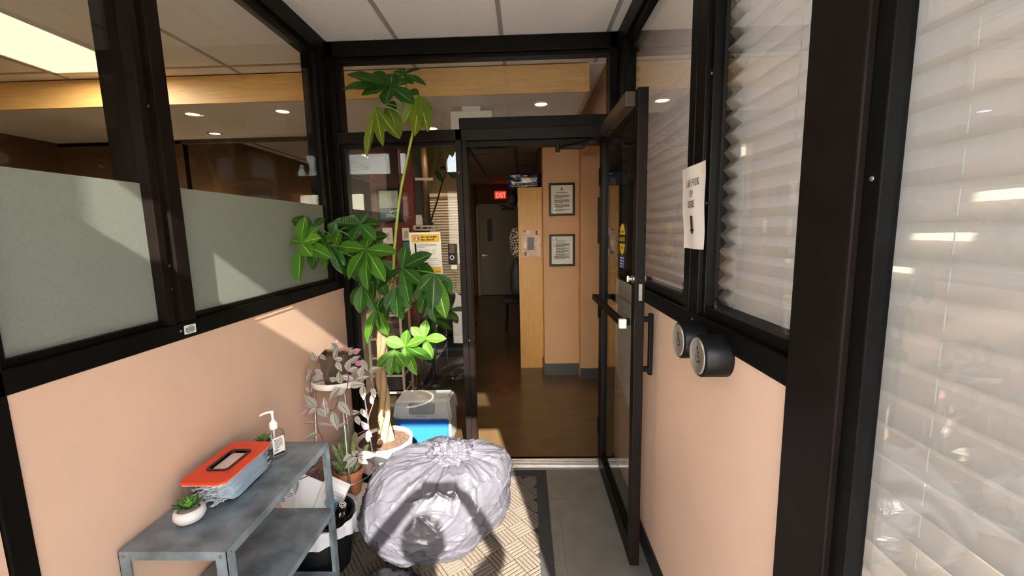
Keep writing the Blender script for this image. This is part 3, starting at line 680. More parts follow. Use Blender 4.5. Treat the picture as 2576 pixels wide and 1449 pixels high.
# push bar, pull, lock
pbm = MB().box(.412, .436, 1.835, 2.575, 1.120, 1.152, bev=.004).box(.436, .462, 2.545, 2.575, 1.122, 1.150).box(.436, .462, 1.84, 1.87, 1.122, 1.150)
pbo = pbm.build('push_bar', M_frame, dl)
MB().box(.408, .440, 1.812, 1.836, 1.114, 1.156, bev=.004).build('end_cap', M_white, pbo)
MB().box(.528, .545, 1.775, 1.80, .915, 1.185, bev=.003).box(.502, .53, 1.778, 1.797, .93, .95).box(.502, .53, 1.778, 1.797, 1.15, 1.17).build('pull_handle', M_frame, dl)
MB().box(.476, .490, 1.762, 1.7655, 1.245, 1.315).build('latch_plate', M_metal, dl)
for z in (1.228, 1.332): MB().lathe([(.004, 0), (.004, .002), (.0, .003)], 8, Matrix.Translation((.483, 1.765, z)) @ Matrix.Rotation(R(90), 4, 'X')).build('screw', M_black, dl)
Mx = Matrix.Rotation(R(-90), 4, 'Y')
MB().lathe([(.017, 0), (.017, .006), (.010, .008), (.010, .02), (.0, .02)], 18, Matrix.Translation((.460, 1.793, 1.335)) @ Mx).box(.432, .442, 1.788, 1.798, 1.322, 1.348, bev=.002).build('thumb_turn', M_metal, dl, autosm=True)
MB().lathe([(.018, 0), (.016, .009), (.0, .010)], 18, Matrix.Translation((.502, 1.793, 1.335)) @ Matrix.Rotation(R(90), 4, 'Y')).build('lock_cylinder', M_metal, dl, autosm=True)
for z in (.3, 1.05, 1.85): MB().tube([(.458, 2.592, z-.05), (.458, 2.592, z+.05)], .008, 10).build('hinge', M_frame, dl)
# closer
cl = MB().box(.418, .460, 1.80, 2.36, 2.035, 2.094, bev=.005).build('closer_body', mat('closer_brown', '3a2c20', .45), dl)
MB().tube([(.435, 2.22, 2.03), (.435, 2.22, 2.02)], .018, 12).tube([(.435, 2.22, 2.022), (.32, 2.44, 2.022), (.205, 2.555, 2.022)], .0065, 8).build('closer_rod', M_black, dl)
MB().tube([(.205, 2.555, 2.040), (.205, 2.555, 1.996)], .013, 12).box(.0, .155, -.012, .012, -.004, .006, Matrix.Translation((.205, 2.557, 2.015)) @ Matrix.Rotation(R(4), 4, 'Z')).box(.0, .06, -.012, .012, -.004, .006, Matrix.Translation((.352, 2.570, 2.013)) @ Matrix.Rotation(R(-35), 4, 'Y')).box(.385, .435, 2.560, 2.60, 2.040, 2.056).build('closer_arm', M_black, dl)
MB().tube([(.205, 2.557, 1.99), (.205, 2.557, 1.982)], .008, 10).build('closer_bolt', M_metal, dl)
# stickers and papers on the door glass
cs = thing('caution_sticker', (.478, 2.085, 1.42), 'yellow oval ACTIVATE CAUTION DOOR sticker with black band on the door glass', 'sticker')
Md = frame_m((.4785, 2.085, 1.495), (0, -1, 0), (0, 0, 1))
ov = [(.052*math.cos(a), .075*math.sin(a)) for a in [2*math.pi*k/36 for k in range(36)]]
MB().prism(ov, .0008, Md).build('oval', mat('caution_yellow', 'f0c818', .5), cs)
MB().prism([(-.055, -.022), (.055, -.022), (.055, .022), (-.055, .022)], .0012, Md).build('black_band', M_ink, cs)
text_into(MB(), 'CAUTION', .026, Md @ Matrix.Translation((0, -.009, .0012)), 'CENTER', sx=.9, bold=.0006).build('lettering', mat('caution_yellow'), cs)
tm_ = MB(); text_into(tm_, 'ACTIVATE', .017, Md @ Matrix.Translation((0, .030, .0008)), 'CENTER', sx=.85, bold=.0004)
text_into(tm_, 'DOOR', .017, Md @ Matrix.Translation((0, -.046, .0008)), 'CENTER', sx=.9, bold=.0004); tm_.build('lettering', M_ink, cs)
bs_ = thing('blue_sticker', (.478, 2.085, 1.355), 'small blue rectangular sticker under the yellow caution oval', 'sticker')
Mb = frame_m((.4785, 2.085, 1.388), (0, -1, 0), (0, 0, 1))
MB().prism([(-.048, -.034), (.048, -.034), (.048, .030), (-.048, .030)], .0008, Mb).build('label_face', mat('sticker_blue', '2a3c74', .5), bs_)
lines_into(MB(), -.04, .04, .012, .014, 4, .007, Mb, 9, .8, .0012).build('print', mat('sticker_pale', 'c7cde0', .6), bs_)
def vsheet(name, y0, y1, z0, z1, x, m, par, amp=.006, n=12, seed=0, cut=0):
    mb = MB()
    for j in range(n+1):
        for i in range(n+1):
            u, v = i/n, j/n
            zz = z0+(z1-z0)*v - (cut*(1-u) if cut else 0)*(1-v)
            mb.v.append((x+amp*noise.noise(Vector((u*3, v*5, seed))), y0+(y1-y0)*u, zz))
    for j in range(n):
        for i in range(n):
            k = j*(n+1)+i; mb.f.append((k, k+1, k+n+2, k+n+1))
    return mb.build(name, m, par, smooth=True)
M_oldp = mat('old_paper', 'F2EDE2', .8, noise_scale=5, noise_amt=.06, bump=.3, bump_scale=12, trans=.45)
pt = thing('taped_paper', (.495, 1.98, .80), 'long crumpled white papers taped behind the lower door glass', 'paper')
vsheet('sheet', 1.83, 2.28, .98, 1.19, .494, M_oldp, pt, seed=2)
vsheet('sheet', 1.835, 2.06, .70, 1.03, .498, M_oldp, pt, seed=5, cut=.05); vsheet('sheet', 2.04, 2.27, .76, 1.01, .496, M_oldp, pt, seed=8, cut=.05)
pt2 = thing('taped_paper', (.495, 2.0, 1.20), 'small white paper strip taped on the door glass above the push bar', 'paper')
vsheet('sheet', 1.84, 2.27, 1.20, 1.285, .494, M_oldp, pt2, seed=11)

# ================================================================ SIGNS AND SMALL THINGS ON THE WALLS
# LAB PICK UP HERE: letters built as serif strokes
def strokes(ch):
    V, T = .21, .095     # thick / thin
    g = {'L': [((.1, 0), (.1, 1), V), ((.1, 0), (.6, 0), T), ((.6, 0), (.6, .22), T)],
         'A': [((.02, 0), (.36, 1), T), ((.36, 1), (.72, 0), V), ((.15, .35), (.58, .35), T)],
         'B': [((.1, 0), (.1, 1), V), ((.1, 1), (.42, 1), T), ((.42, 1), (.55, .88), T), ((.55, .88), (.55, .65), V*.8), ((.55, .65), (.42, .53), T), ((.1, .53), (.45, .53), T), ((.45, .53), (.62, .4), T), ((.62, .4), (.62, .15), V*.8), ((.62, .15), (.45, 0), T), ((.1, 0), (.45, 0), T)],
         'P': [((.1, 0), (.1, 1), V), ((.1, 1), (.45, 1), T), ((.45, 1), (.6, .88), T), ((.6, .88), (.6, .62), V*.8), ((.6, .62), (.45, .48), T), ((.1, .48), (.45, .48), T)],
         'I': [((.2, 0), (.2, 1), V)],
         'C': [((.62, .8), (.5, .97), T), ((.5, .97), (.3, 1), T), ((.3, 1), (.1, .8), T*1.3), ((.1, .8), (.06, .5), V), ((.06, .5), (.1, .2), V), ((.1, .2), (.3, 0), T*1.3), ((.3, 0), (.5, .03), T), ((.5, .03), (.64, .2), T), ((.62, 1), (.62, .72), T)],
         'K': [((.1, 0), (.1, 1), V), ((.1, .4), (.6, 1), T), ((.28, .58), (.68, 0), V)],
         'U': [((.1, 1), (.1, .25), V), ((.1, .25), (.25, .02), T*1.4), ((.25, .02), (.5, .02), T), ((.5, .02), (.62, .25), T), ((.62, .25), (.62, 1), T)],
         'H': [((.1, 0), (.1, 1), V), ((.66, 0), (.66, 1), V), ((.1, .52), (.66, .52), T)],
         'E': [((.1, 0), (.1, 1), V), ((.1, 1), (.6, 1), T), ((.1, .52), (.46, .52), T), ((.1, 0), (.62, 0), T), ((.6, 1), (.6, .8), T), ((.62, 0), (.62, .22), T), ((.46, .42), (.46, .62), T)],
         'R': [((.1, 0), (.1, 1), V), ((.1, 1), (.45, 1), T), ((.45, 1), (.6, .88), T), ((.6, .88), (.6, .65), V*.8), ((.6, .65), (.45, .5), T), ((.1, .5), (.45, .5), T), ((.36, .5), (.68, 0), V)]}
    s_ = list(g[ch])
    for a, b, w_ in g[ch]:
        if abs(a[0]-b[0]) < .01 and abs(a[1]-b[1]) > .9 and w_ >= V*.9:
            s_ += [((a[0]-.13, 0), (a[0]+.13, 0), T), ((a[0]-.13, 1), (a[0]+.13, 1), T)]
    if ch == 'A': s_ += [((-.08, 0), (.14, 0), T), ((.56, 0), (.84, 0), T)]
    if ch == 'K': s_ += [((.45, 1), (.74, 1), T), ((.56, 0), (.82, 0), T)]
    if ch == 'U': s_ += [((-.05, 1), (.25, 1), T), ((.48, 1), (.76, 1), T)]
    if ch == 'R': s_ += [((.6, 0), (.8, 0), T)]
    return s_
WID = {'I': .42, ' ': .4, 'H': .82, 'A': .8, 'K': .82}
def serif_into(mb, txt, h, M, sx=1.0):
    tot = sum(WID.get(c, .74) + .1 for c in txt); x = -tot/2
    for c in txt:
        if c != ' ':
            for a, b, w_ in strokes(c):
                p, q = Vector(((x+a[0])*h*sx, a[1]*h, 0)), Vector(((x+b[0])*h*sx, b[1]*h, 0))
                d = (q-p).normalized(); nrm = Vector((-d.y, d.x, 0))*w_*h/2; e = d*w_*h*.25
                mb.quad(M @ (p-e-nrm), M @ (q+e-nrm), M @ (q+e+nrm), M @ (p-e+nrm))
        x += WID.get(c, .74)+.1
    return mb
ls = thing('paper_sign', (.545, 1.38, 1.47), 'white paper sign reading LAB PICK UP HERE with down arrow', 'sign')
c00, c10, c11, c01 = [Vector(p) for p in ((.542, 1.458, 1.478), (.531, 1.275, 1.480), (.529, 1.280, 1.740), (.540, 1.496, 1.737))]
mb = MB(); n_ = 14
def lsp(u, v, off=0):
    p = c00*(1-u)*(1-v)+c10*u*(1-v)+c11*u*v+c01*(1-u)*v
    return p+Vector((-off+.0025*math.sin(u*7+v*2)+.0015*math.sin(v*9), 0, .003*math.sin(v*8)*(1-u)*.4))
for j in range(n_+1):
    for i in range(n_+1): mb.v.append(tuple(lsp(i/n_, j/n_)))
for j in range(n_):
    for i in range(n_):
        k = j*(n_+1)+i; mb.f.append((k, k+1, k+n_+2, k+n_+1))
mb.build('sheet', mat('sign_paper', 'F0E3DA', .8, noise_scale=8, noise_amt=.02, bump=.1, bump_scale=20), ls, smooth=True)
pm = MB()
for txt, v in (('LAB PICK', .76), ('UP', .63), ('HERE', .505)): serif_into(pm, txt, .072, Matrix.Translation((.53, v, 0)), 1.18)
pm.quad((.47, .23, 0), (.57, .23, 0), (.57, .40, 0), (.47, .40, 0)); pm.quad((.52, .17, 0), (.64, .235, 0), (.40, .235, 0))
pm.v = [tuple(lsp(p[0], p[1], .0035)) for p in pm.v]
pm.build('lettering', M_ink, ls)
# round push buttons
def button(y, z, r, label):
    t = thing('push_button', (XR, y, z), label, 'push button', 'round accessible door push buttons')
    M = Matrix.Translation((XR, y, z)) @ Matrix.Rotation(R(-90), 4, 'Y')
    hs = MB().lathe([(r, -.004), (r, .070), (r-.003, .074), (r-.006, .076), (r-.006, .068)], 44, M, cap1=False).build('housing', M_black, t, autosm=True)
    pl_ = MB().lathe([(r-.0065, .066), (r-.007, .076), (r-.010, .0785), (r-.020, .0745), (.0, .0745)], 44, M).build('steel_plate', mat('button_steel', 'd9d2c8', .32, .8, noise_scale=40, noise_amt=.12), t, autosm=True)
    # wheelchair symbol, in plate coordinates (local x = up on wall, y = along wall)
    F = frame_m((XR-.0752, y, z), (0, -1, 0), (0, 0, 1)); k = r/.058
    mb = MB()
    def st(pts, w_):
        pts = [Vector((a*k, b*k, 0)) for a, b in pts]
        for p, q in zip(pts, pts[1:]):
            d = (q-p).normalized(); nn = Vector((-d.y, d.x, 0))*w_/2
            mb.quad(F @ (p-d*w_*.3-nn), F @ (q+d*w_*.3-nn), F @ (q+d*w_*.3+nn), F @ (p-d*w_*.3+nn))
    st([(.0035*math.cos(a)-.004, .021+.0035*math.sin(a)) for a in [2*math.pi*q/10 for q in range(11)]], .003)
    st([(-.004, .016), (-.002, -.001), (.008, -.001), (.013, -.015), (.017, -.013)], .0034)
    st([(-.003, .009), (.007, .009)], .0026)
    st([(.0115*math.cos(a)-.001, -.007+.0115*math.sin(a)) for a in [R(140+q*20) for q in range(0, 11)]], .0028)
    mb.build('wheelchair_symbol', M_ink, pl_)
button(1.172, 1.187, .0595, 'larger nearer round steel push button with wheelchair symbol')
button(1.322, 1.193, .0575, 'round steel push button half hidden behind the nearer one')
# barcode sticker
bk = thing('barcode_sticker', (-1.13, 1.36, 1.24), 'small white barcode sticker on the black left sill rail', 'sticker')
Mk = frame_m((-1.1316, 1.363, 1.243), (0, 1, 0), (0, 0, 1)) @ Matrix.Rotation(R(-2), 4, 'Z')
MB().prism(rrect(.050, .030, .003), .0006, Mk).build('label_face', M_white, bk)
mb = MB(); rnd = random.Random(4); x = -.019
while x < .018:
    wd = rnd.uniform(.0005, .0014); mb.quad(*[Mk @ Vector((a, b, .0008)) for a, b in ((x, -.008), (x+wd, -.008), (x+wd, .007), (x, .007))]); x += wd+rnd.uniform(.0005, .0012)
lines_into(mb, -.015, .012, -.0115, .01, 1, .002, Mk, 3, 1, .0008); lines_into(mb, -.006, .01, .009, .01, 1, .002, Mk, 4, 1, .0008); mb.build('bars', M_ink, bk)
# clinic notice on the side glass
dn = thing('clinic_notice', (-.60, 2.64, 1.28), 'white and yellow notice reading Do not enter the clinic if', 'sign')
q = [at(1033, 585, 2.644), at(1113, 582, 2.644), at(1120, 690, 2.644), at(1045, 690, 2.644)]
o_ = q[3]; ux = (q[1]-q[0]); 
WN, HN = .196, .262
Mn = frame_m((-.712, 2.6445, 1.287), (1, 0, .0), (-.012*2, 0, 1))
def rect(mb, x0, x1, y0_, y1_, z=0): return mb.quad(*[Mn @ Vector(p) for p in ((x0, y0_, z), (x1, y0_, z), (x1, y1_, z), (x0, y1_, z))])
MB().prism([(0, 0), (WN, 0), (WN, HN), (0, HN)], .0015, Mn).build('sheet', M_paper, dn)
M_yel = mat('notice_yellow', 'E8B92E', .7)
rect(MB(), .013, WN-.008, HN-.062, HN-.012, .0019).build('yellow_band', M_yel, dn); rect(MB(), .016, WN-.008, .004, .044, .0019).build('yellow_band', M_yel, dn)
hx_ = [(.045+.021*math.cos(R(60*k)), HN-.038+.021*math.sin(R(60*k))) for k in range(6)]
hx2 = [(.045+.0165*math.cos(R(60*k)), HN-.038+.0165*math.sin(R(60*k))) for k in range(6)]
hx3 = [(.045+.019*math.cos(R(60*k)), HN-.038+.019*math.sin(R(60*k))) for k in range(6)]
M_redp = mat('print_red', '9e2f22', .7)
MB().prism(hx_, .0004, Mn @ Matrix.Translation((0, 0, .0019))).build('stop_ring', M_redp, dn)
MB().prism(hx3, .0006, Mn @ Matrix.Translation((0, 0, .0019))).build('stop_ring_white', M_white, dn)
sg = MB().prism(hx2, .0008, Mn @ Matrix.Translation((0, 0, .0019))).build('stop_symbol', M_redp, dn)
hm = MB()
for fx_, fy_, fl_ in ((-.006, 0, .008), (-.002, .001, .010), (.002, .001, .010), (.006, -.001, .008)): rect(hm, .045+fx_-.0015, .045+fx_+.0015, HN-.040, HN-.034+fl_*.7+fy_, .0029)
rect(hm, .045-.0078, .045+.0075, HN-.051, HN-.038, .0029); hm.build('hand_mark', M_white, sg)
mb = MB(); text_into(mb, 'Do not enter\nthe clinic if:', .0185, Mn @ Matrix.Translation((.073, HN-.0335, .0021)), bold=.0007); mb.build('heading', mat('ink_brown', '2e2206', .8), dn)
rect(MB(), .029, .040, .112, HN-.068, .0019).build('number_bar', M_ink, dn); mb = MB()
text_into(mb, 'You have ANY of the following symptoms\nthat are new, worsening or different from\nyour usual health:', .0072, Mn @ Matrix.Translation((.045, HN-.080, .0019)), bold=.0002)
for cx, k in ((.052, 4), (.092, 4), (.134, 6)): lines_into(mb, cx, cx+.03, HN-.107, .0065, k, .0012, Mn, int(cx*900), .6, .0019)
text_into(mb, 'You have a baby or child with you who is:', .0075, Mn @ Matrix.Translation((.045, .094, .0019)), bold=.0002)
lines_into(mb, .045, .185, .086, .01, 1, .0012, Mn, 7, 1, .0019)
text_into(mb, 'Outside:', .0075, Mn @ Matrix.Translation((.06, .064, .0019)), bold=.0002); lines_into(mb, .06, .175, .056, .01, 1, .0014, Mn, 8, 1, .0019)
lines_into(mb, .05, .13, .036, .01, 1, .0014, Mn, 12, 1, .0023); lines_into(mb, .15, .185, .012, .01, 1, .004, Mn, 13, 1, .0023)
mb.build('body_text', M_ink, dn)['kind'] = 'stuff'
tp = thing('tape_strip', (-.73, 2.64, 1.60), 'grey tape strips on the side glass above the clinic notice', 'tape')
M_tp = mat('dull_tape', '8d7d6a', .5, noise_scale=20, noise_amt=.1)
def gp_(x, y): return at(x, y, 2.645)
def tape(par, x0, y0_, x1, y1_, nm='strip'):
    ps = [gp_(x0, y1_), gp_(x1, y1_), gp_(x1, y0_), gp_(x0, y0_)]
    mb = MB(); mb.v = [tuple(p) for p in ps]+[tuple(p+Vector((0, -.0008, 0))) for p in ps]
    mb.f = [(0, 3, 2, 1), (4, 5, 6, 7), (0, 1, 5, 4), (1, 2, 6, 5), (2, 3, 7, 6), (3, 0, 4, 7)]
    return mb.build(nm, M_tp, par)
tape(tp, 1040, 567, 1098, 571); tape(tp, 1044, 576, 1096, 580); tape(tp, 1040, 571, 1046, 578); tape(tp, 1060, 571, 1063, 577); tape(tp, 1075, 571, 1078, 577); tape(tp, 1090, 571, 1094, 577)
tp2 = thing('tape_strip', (-.70, 2.64, 1.88), 'single grey tape strip high on the side glass beside the plant stem', 'tape'); tape(tp2, 1044, 447, 1089, 454)
db_ = thing('video_doorbell', (-.45, 2.635, 1.345), 'black and silver video doorbell with ring button on the side panel edge', 'doorbell')
MB().box(-.476, -.420, 2.632, 2.6475, 1.346, 1.472, bev=.004).build('housing', M_black, db_)
MB().box(-.470, -.437, 2.6295, 2.632, 1.418, 1.466, bev=.001).build('camera_window', mat('silver_window', '6d6459', .15, .7), db_)
MB().lathe([(.0135, 0), (.0135, .0012), (.0105, .0012), (.0105, 0)], 28, Matrix.Translation((-.452, 2.6316, 1.388)) @ Matrix.Rotation(R(90), 4, 'X'), cap0=False, cap1=False).build('ring_button', mat('ring_white', 'e8e8e6', .4), db_)
hs_ = thing('white_clip', (-.443, 2.64, 1.312), 'two white adhesive tabs hanging under the video doorbell', 'clip')
MB().prism(rrect(.018, .028, .008), .002, frame_m((-.452, 2.6445, 1.327), (1, 0, 0), (0, 0, 1))).build('tab', M_white, hs_)
MB().prism(rrect(.018, .028, .008), .002, frame_m((-.434, 2.6445, 1.327), (1, 0, 0), (0, 0, 1))).build('tab', M_white, hs_)
tri = thing('torn_tape', (-.80, 2.64, 2.0), 'torn plastic scrap stuck on the glass left of the tape strips', 'tape')
M_scr = mat('plastic_scrap', 'b5a898', .4, noise_scale=9, noise_amt=.15, trans=.4)
for poly in (((1063, 552), (1060, 540), (1046, 541), (1046, 566), (1064, 566)),):
    mb = MB(); ps = [gp_(x, y) for x, y in poly]; i = len(ps)
    mb.v = [tuple(p+Vector((0, -.001, 0))) for p in ps]+[tuple(p) for p in ps]; mb.f = [tuple(range(i)), tuple(range(2*i-1, i-1, -1))]+[(a, (a+1) % i, i+(a+1) % i, i+a) for a in range(i)]
    mb.build('scrap', M_scr, tri)

# ================================================================ DOOR MAT
mt = thing('door_mat', (-.5, 1.5, 0), 'brown grey basketweave entrance mat with black rubber border', 'mat')
mx0, mx1, my0, my1 = -1.135, .115, .75, 2.545
M_matb = mat('mat_base', '3e3831', .95, noise_scale=120, noise_amt=.2, bump=.3, bump_scale=300, spec=.1)
M_rib = mat('mat_rib', '6b6157', .95, noise_scale=180, noise_amt=.22, bump=.5, bump_scale=400, spec=.1)
M_edge = mat('mat_edge', '2a2a2b', .8, noise_scale=60, noise_amt=.2)
MB().box(mx0, mx1, my0, my1, .0005, .005).build('backing', M_matb, mt)
bd = .065
MB().box(mx1-bd, mx1, my0, my1, .0005, .0105, bev=.001).build('border_strip', M_edge, mt)
MB().box(mx0, mx0+bd, my0, my1, .0005, .0105, bev=.001).build('border_strip', M_edge, mt)
MB().box(mx0+bd, mx1-bd, my1-bd, my1, .0005, .0105, bev=.001).build('border_strip', M_edge, mt)
MB().box(mx0+bd, mx1-bd, my0, my0+bd, .0005, .0105, bev=.001).build('border_strip', M_edge, mt)
B = .098; nrib = 5; pit = B/nrib
ribs = []
c45 = Matrix.Rotation(R(38), 2)
for i in range(-16, 17):
    for j in range(-16, 17):
        for k in range(nrib):
            off = -B/2+pit*(k+.5)
            loc = Vector((i*B+(off if (i+j) % 2 else 0), j*B+(0 if (i+j) % 2 else off)))
            p = c45 @ loc + Vector(((mx0+mx1)/2, (my0+my1)/2))
            if not (mx0+bd-.012 < p.x < mx1-bd+.012 and my0+bd-.012 < p.y < my1-bd+.012): continue
            ribs.append((p, R(38)+(R(90) if (i+j) % 2 else 0)))
rl = B*.94
rm = MB().bbox(-rl/2, rl/2, -pit*.36, pit*.36, .005, .0095, .0016).mesh('rib', M_rib)
vis = [r for r in ribs if r[0].x > -.25 or (r[0].x < -.62 and r[0].y > 1.7)]
vis.sort(key=lambda r: -r[0].x); vis = vis[:280]; vs_ = set(id(r) for r in vis)
for p, a in vis:
    o = link('rib', rm, mt); o.matrix_parent_inverse = Matrix.Translation(-mt.location); o.location = (p.x, p.y, 0); o.rotation_euler = (0, 0, a)
mb = MB()
for r in ribs:
    if id(r) in vs_: continue
    mb.box(-rl/2, rl/2, -pit*.36, pit*.36, .005, .0095, Matrix.Translation((r[0].x, r[0].y, 0)) @ Matrix.Rotation(r[1], 4, 'Z'))
ro = mb.build('rib_field', M_rib, mt); ro['kind'] = 'stuff'

# ================================================================ GARBAGE BAG
gb = thing('garbage_bag', (-.47, 2.0, .01), 'large full grey plastic garbage bag tied at the top on the mat', 'bag')
gm_ = mat('grey_bag_plastic', '48484f', .25, spec=.55)
n = gm_.node_tree.nodes; l = gm_.node_tree.links
def crinkle(m, s1=9, s2=34, st=.55):
    n = m.node_tree.nodes; l = m.node_tree.links; tc = n.new('ShaderNodeTexCoord')
    a = n.new('ShaderNodeTexNoise'); a.inputs['Scale'].default_value = s1; a.inputs['Detail'].default_value = 5; a.inputs['Distortion'].default_value = 1.6
    b = n.new('ShaderNodeTexVoronoi'); b.inputs['Scale'].default_value = s2; b.feature = 'DISTANCE_TO_EDGE'
    ad = n.new('ShaderNodeMath'); ad.operation = 'MULTIPLY_ADD'; ad.inputs[1].default_value = .45
    bp = n.new('ShaderNodeBump'); bp.inputs['Strength'].default_value = st; bp.inputs['Distance'].default_value = .03
    l.new(tc.outputs['Object'], a.inputs['Vector']); l.new(tc.outputs['Object'], b.inputs['Vector'])
    l.new(b.outputs[0], ad.inputs[0]); l.new(a.outputs[0], ad.inputs[2]); l.new(ad.outputs[0], bp.inputs['Height']); l.new(bp.outputs[0], n['Principled BSDF'].inputs['Normal'])
crinkle(gm_, 6, 22, .22)
mb = MB(); NU, NV = 340, 170
kx, ky = .10, -.03        # knot offset from centre
def bagp(th, ph):
    """th around, ph 0 at top knot .. pi at the floor"""
    s = math.sin(ph); c = math.cos(ph)
    rx, ry = .375, .335
    rr = 1+.05*noise.noise(Vector((math.cos(th)*1.3, math.sin(th)*1.3, c*1.2+3)))+.035*math.sin(3*th+1)*s
    prof = s**.80 if c > 0 else s**.42
    z = .235+.245*(abs(c)**1.0)*(1 if c > 0 else -1)
    if c < 0: z = .235*(1-(-c)**1.5)
    # hollow towards the knot
    x, y = rx*prof*math.cos(th)*rr, ry*prof*math.sin(th)*rr
    tdx = kx*max(0, c)**1.2; x += tdx; y += ky*max(0, c)**1.2
    # radial folds fanning from the knot
    fo = math.exp(-((ph-.45)/.55)**2)
    fold = 2.2*noise.noise(Vector((math.cos(th)*5, math.sin(th)*5, ph*.6)))+1.2*noise.noise(Vector((math.cos(th)*11, math.sin(th)*11, ph*.9)))
    z += .008*fo*fold - .018*math.exp(-(ph/.28)**2)
    # soft dents
    q = Vector((x*6, y*6, z*6)); d = noise.noise(q)*.020+noise.noise(q*2.1)*.007
    # crease network: sharp ridges between flat facets, drawn out along the pull of the knot
    wq = Vector((noise.noise(q*1.5), noise.noise(q*1.5+Vector((9, 0, 0))), 0))*.5
    c1_ = Vector((math.cos(th)*2.8, math.sin(th)*2.8, ph*2.2))+wq
    f_ = noise.voronoi(c1_)[0]; d += .011*math.exp(-(f_[1]-f_[0])/.07)*min(1, s*1.4)
    c2_ = Vector((math.cos(th)*6.0, math.sin(th)*6.0, ph*4.2+3))+wq*1.6
    f_ = noise.voronoi(c2_)[0]; d += .0026*math.exp(-(f_[1]-f_[0])/.10)*min(1, s*1.4)
    nrm = Vector((x/rx**2, y/ry**2, (z-.2)/.06)).normalized() if s > 1e-4 else Vector((0, 0, 1))
    p = Vector((x, y, z))+nrm*d
    p.z = max(p.z, .0105)
    return p+Vector((-.475, 1.972, 0))
for j in range(NV+1):
    ph = .02+(math.pi-.05)*j/NV
    for i in range(NU): mb.v.append(tuple(bagp(2*math.pi*i/NU, ph)))
for j in range(NV):
    for i in range(NU): mb.f.append((j*NU+i, (j+1)*NU+i, (j+1)*NU+(i+1) % NU, j*NU+(i+1) % NU))
mb.f.append(tuple(range(NU))); mb.f.append(tuple(NV*NU+i for i in reversed(range(NU))))
mb.build('bag_body', gm_, gb, smooth=True)
# the gathered knot with ruffled end
mb = MB(); kc = Vector((-.475+kx, 1.972+ky-.02, .470)); KU, KV = 130, 64
for j in range(KV+1):
    ph = .03+(math.pi-.06)*j/KV
    for i in range(KU):
        a = 2*math.pi*i/KU; d = Vector((math.sin(ph)*math.cos(a), math.sin(ph)*math.sin(a), math.cos(ph)))
        r_ = 1+.30*noise.noise(d*2.2+Vector((3, 1, 0)))+.42*((1-abs(noise.noise(d*2.6+Vector((0, 5, 0)))))**5-.3)+.20*((1-abs(noise.noise(d*5+Vector((4, 0, 0)))))**6-.3)
        mb.v.append(tuple(kc+Vector((.088*d.x*r_, .078*d.y*r_, .064*d.z*r_))))
for j in range(KV):
    for i in range(KU): mb.f.append((j*KU+i, (j+1)*KU+i, (j+1)*KU+(i+1) % KU, j*KU+(i+1) % KU))
mb.f.append(tuple(range(KU))); mb.f.append(tuple(KV*KU+i for i in reversed(range(KU))))
mb.build('tied_knot', gm_, gb, smooth=True)
# dark crumpled bag in front
kb = thing('garbage_bag', (-.52, 1.55, .01), 'small crumpled black plastic bag on the mat before the grey bag', 'bag')
bm_ = mat('black_bag_plastic', '17171a', .3, spec=.6); crinkle(bm_, 16, 50, .5)
mb = MB(); NU, NV = 90, 40
for j in range(NV+1):
    ph = .02+(math.pi-.04)*j/NV
    for i in range(NU):
        th_ = 2*math.pi*i/NU; d = Vector((math.sin(ph)*math.cos(th_), math.sin(ph)*math.sin(th_), math.cos(ph)))
        r_ = 1+.35*noise.noise(d*2.3+Vector((7, 0, 0)))+.16*(1-abs(noise.noise(d*6)))**3
        mb.v.append(tuple(Vector((-.60+.150*d.x*r_, 1.535+.095*d.y*r_, max(.0105, .055+.075*d.z*r_)))))
for j in range(NV):
    for i in range(NU): mb.f.append((j*NU+i, (j+1)*NU+i, (j+1)*NU+(i+1) % NU, j*NU+(i+1) % NU))
mb.f.append(tuple(range(NU))); mb.f.append(tuple(NV*NU+i for i in reversed(range(NU))))
mb.build('bag_body', bm_, kb, smooth=True)

# ================================================================ METAL SHELF
sh = thing('shelf_unit', (-.97, 1.32, 0), 'galvanised grey metal shelf unit against the left peach wall', 'shelf')
sx0, sx1, sy0, sy1 = -1.125, -.825, 1.018, 1.625
def tray_(z, nm):
    mb = MB().box(sx0, sx1, sy0, sy1, z-.003, z)
    mb.box(sx0, sx0+.0015, sy0, sy1, z-.026, z-.003).box(sx1-.0015, sx1, sy0, sy1, z-.026, z-.003).box(sx0, sx1, sy0, sy0+.0015, z-.026, z-.003).box(sx0, sx1, sy1-.0015, sy1, z-.026, z-.003)
    return mb.build(nm, M_galv, sh)
t1 = tray_(.70, 'shelf_top'); t2 = tray_(.40, 'shelf_board'); t3 = tray_(.10, 'shelf_board')
for x, dx in ((sx0, 1), (sx1, -1)):
    for y, dy in ((sy0, 1), (sy1, -1)):
        mb = MB(); a, b = sorted((x-.0018*dx, x)); c, d = sorted((y-.0018*dy, y+.030*dy)); mb.box(a, b, c, d, .0108, .701)
        a, b = sorted((x-.0018*dx, x+.030*dx)); c, d = sorted((y-.0018*dy, y)); mb.box(a, b, c, d, .0108, .701)
        lg = mb.build('leg', M_galv, sh)
        for z in (.687, .387, .087):
            screw((x+.014*dx, y-.002*dy, z), (0, -dy, 0), lg); screw((x-.002*dx, y+.014*dy, z), (-dx, 0, 0), lg)

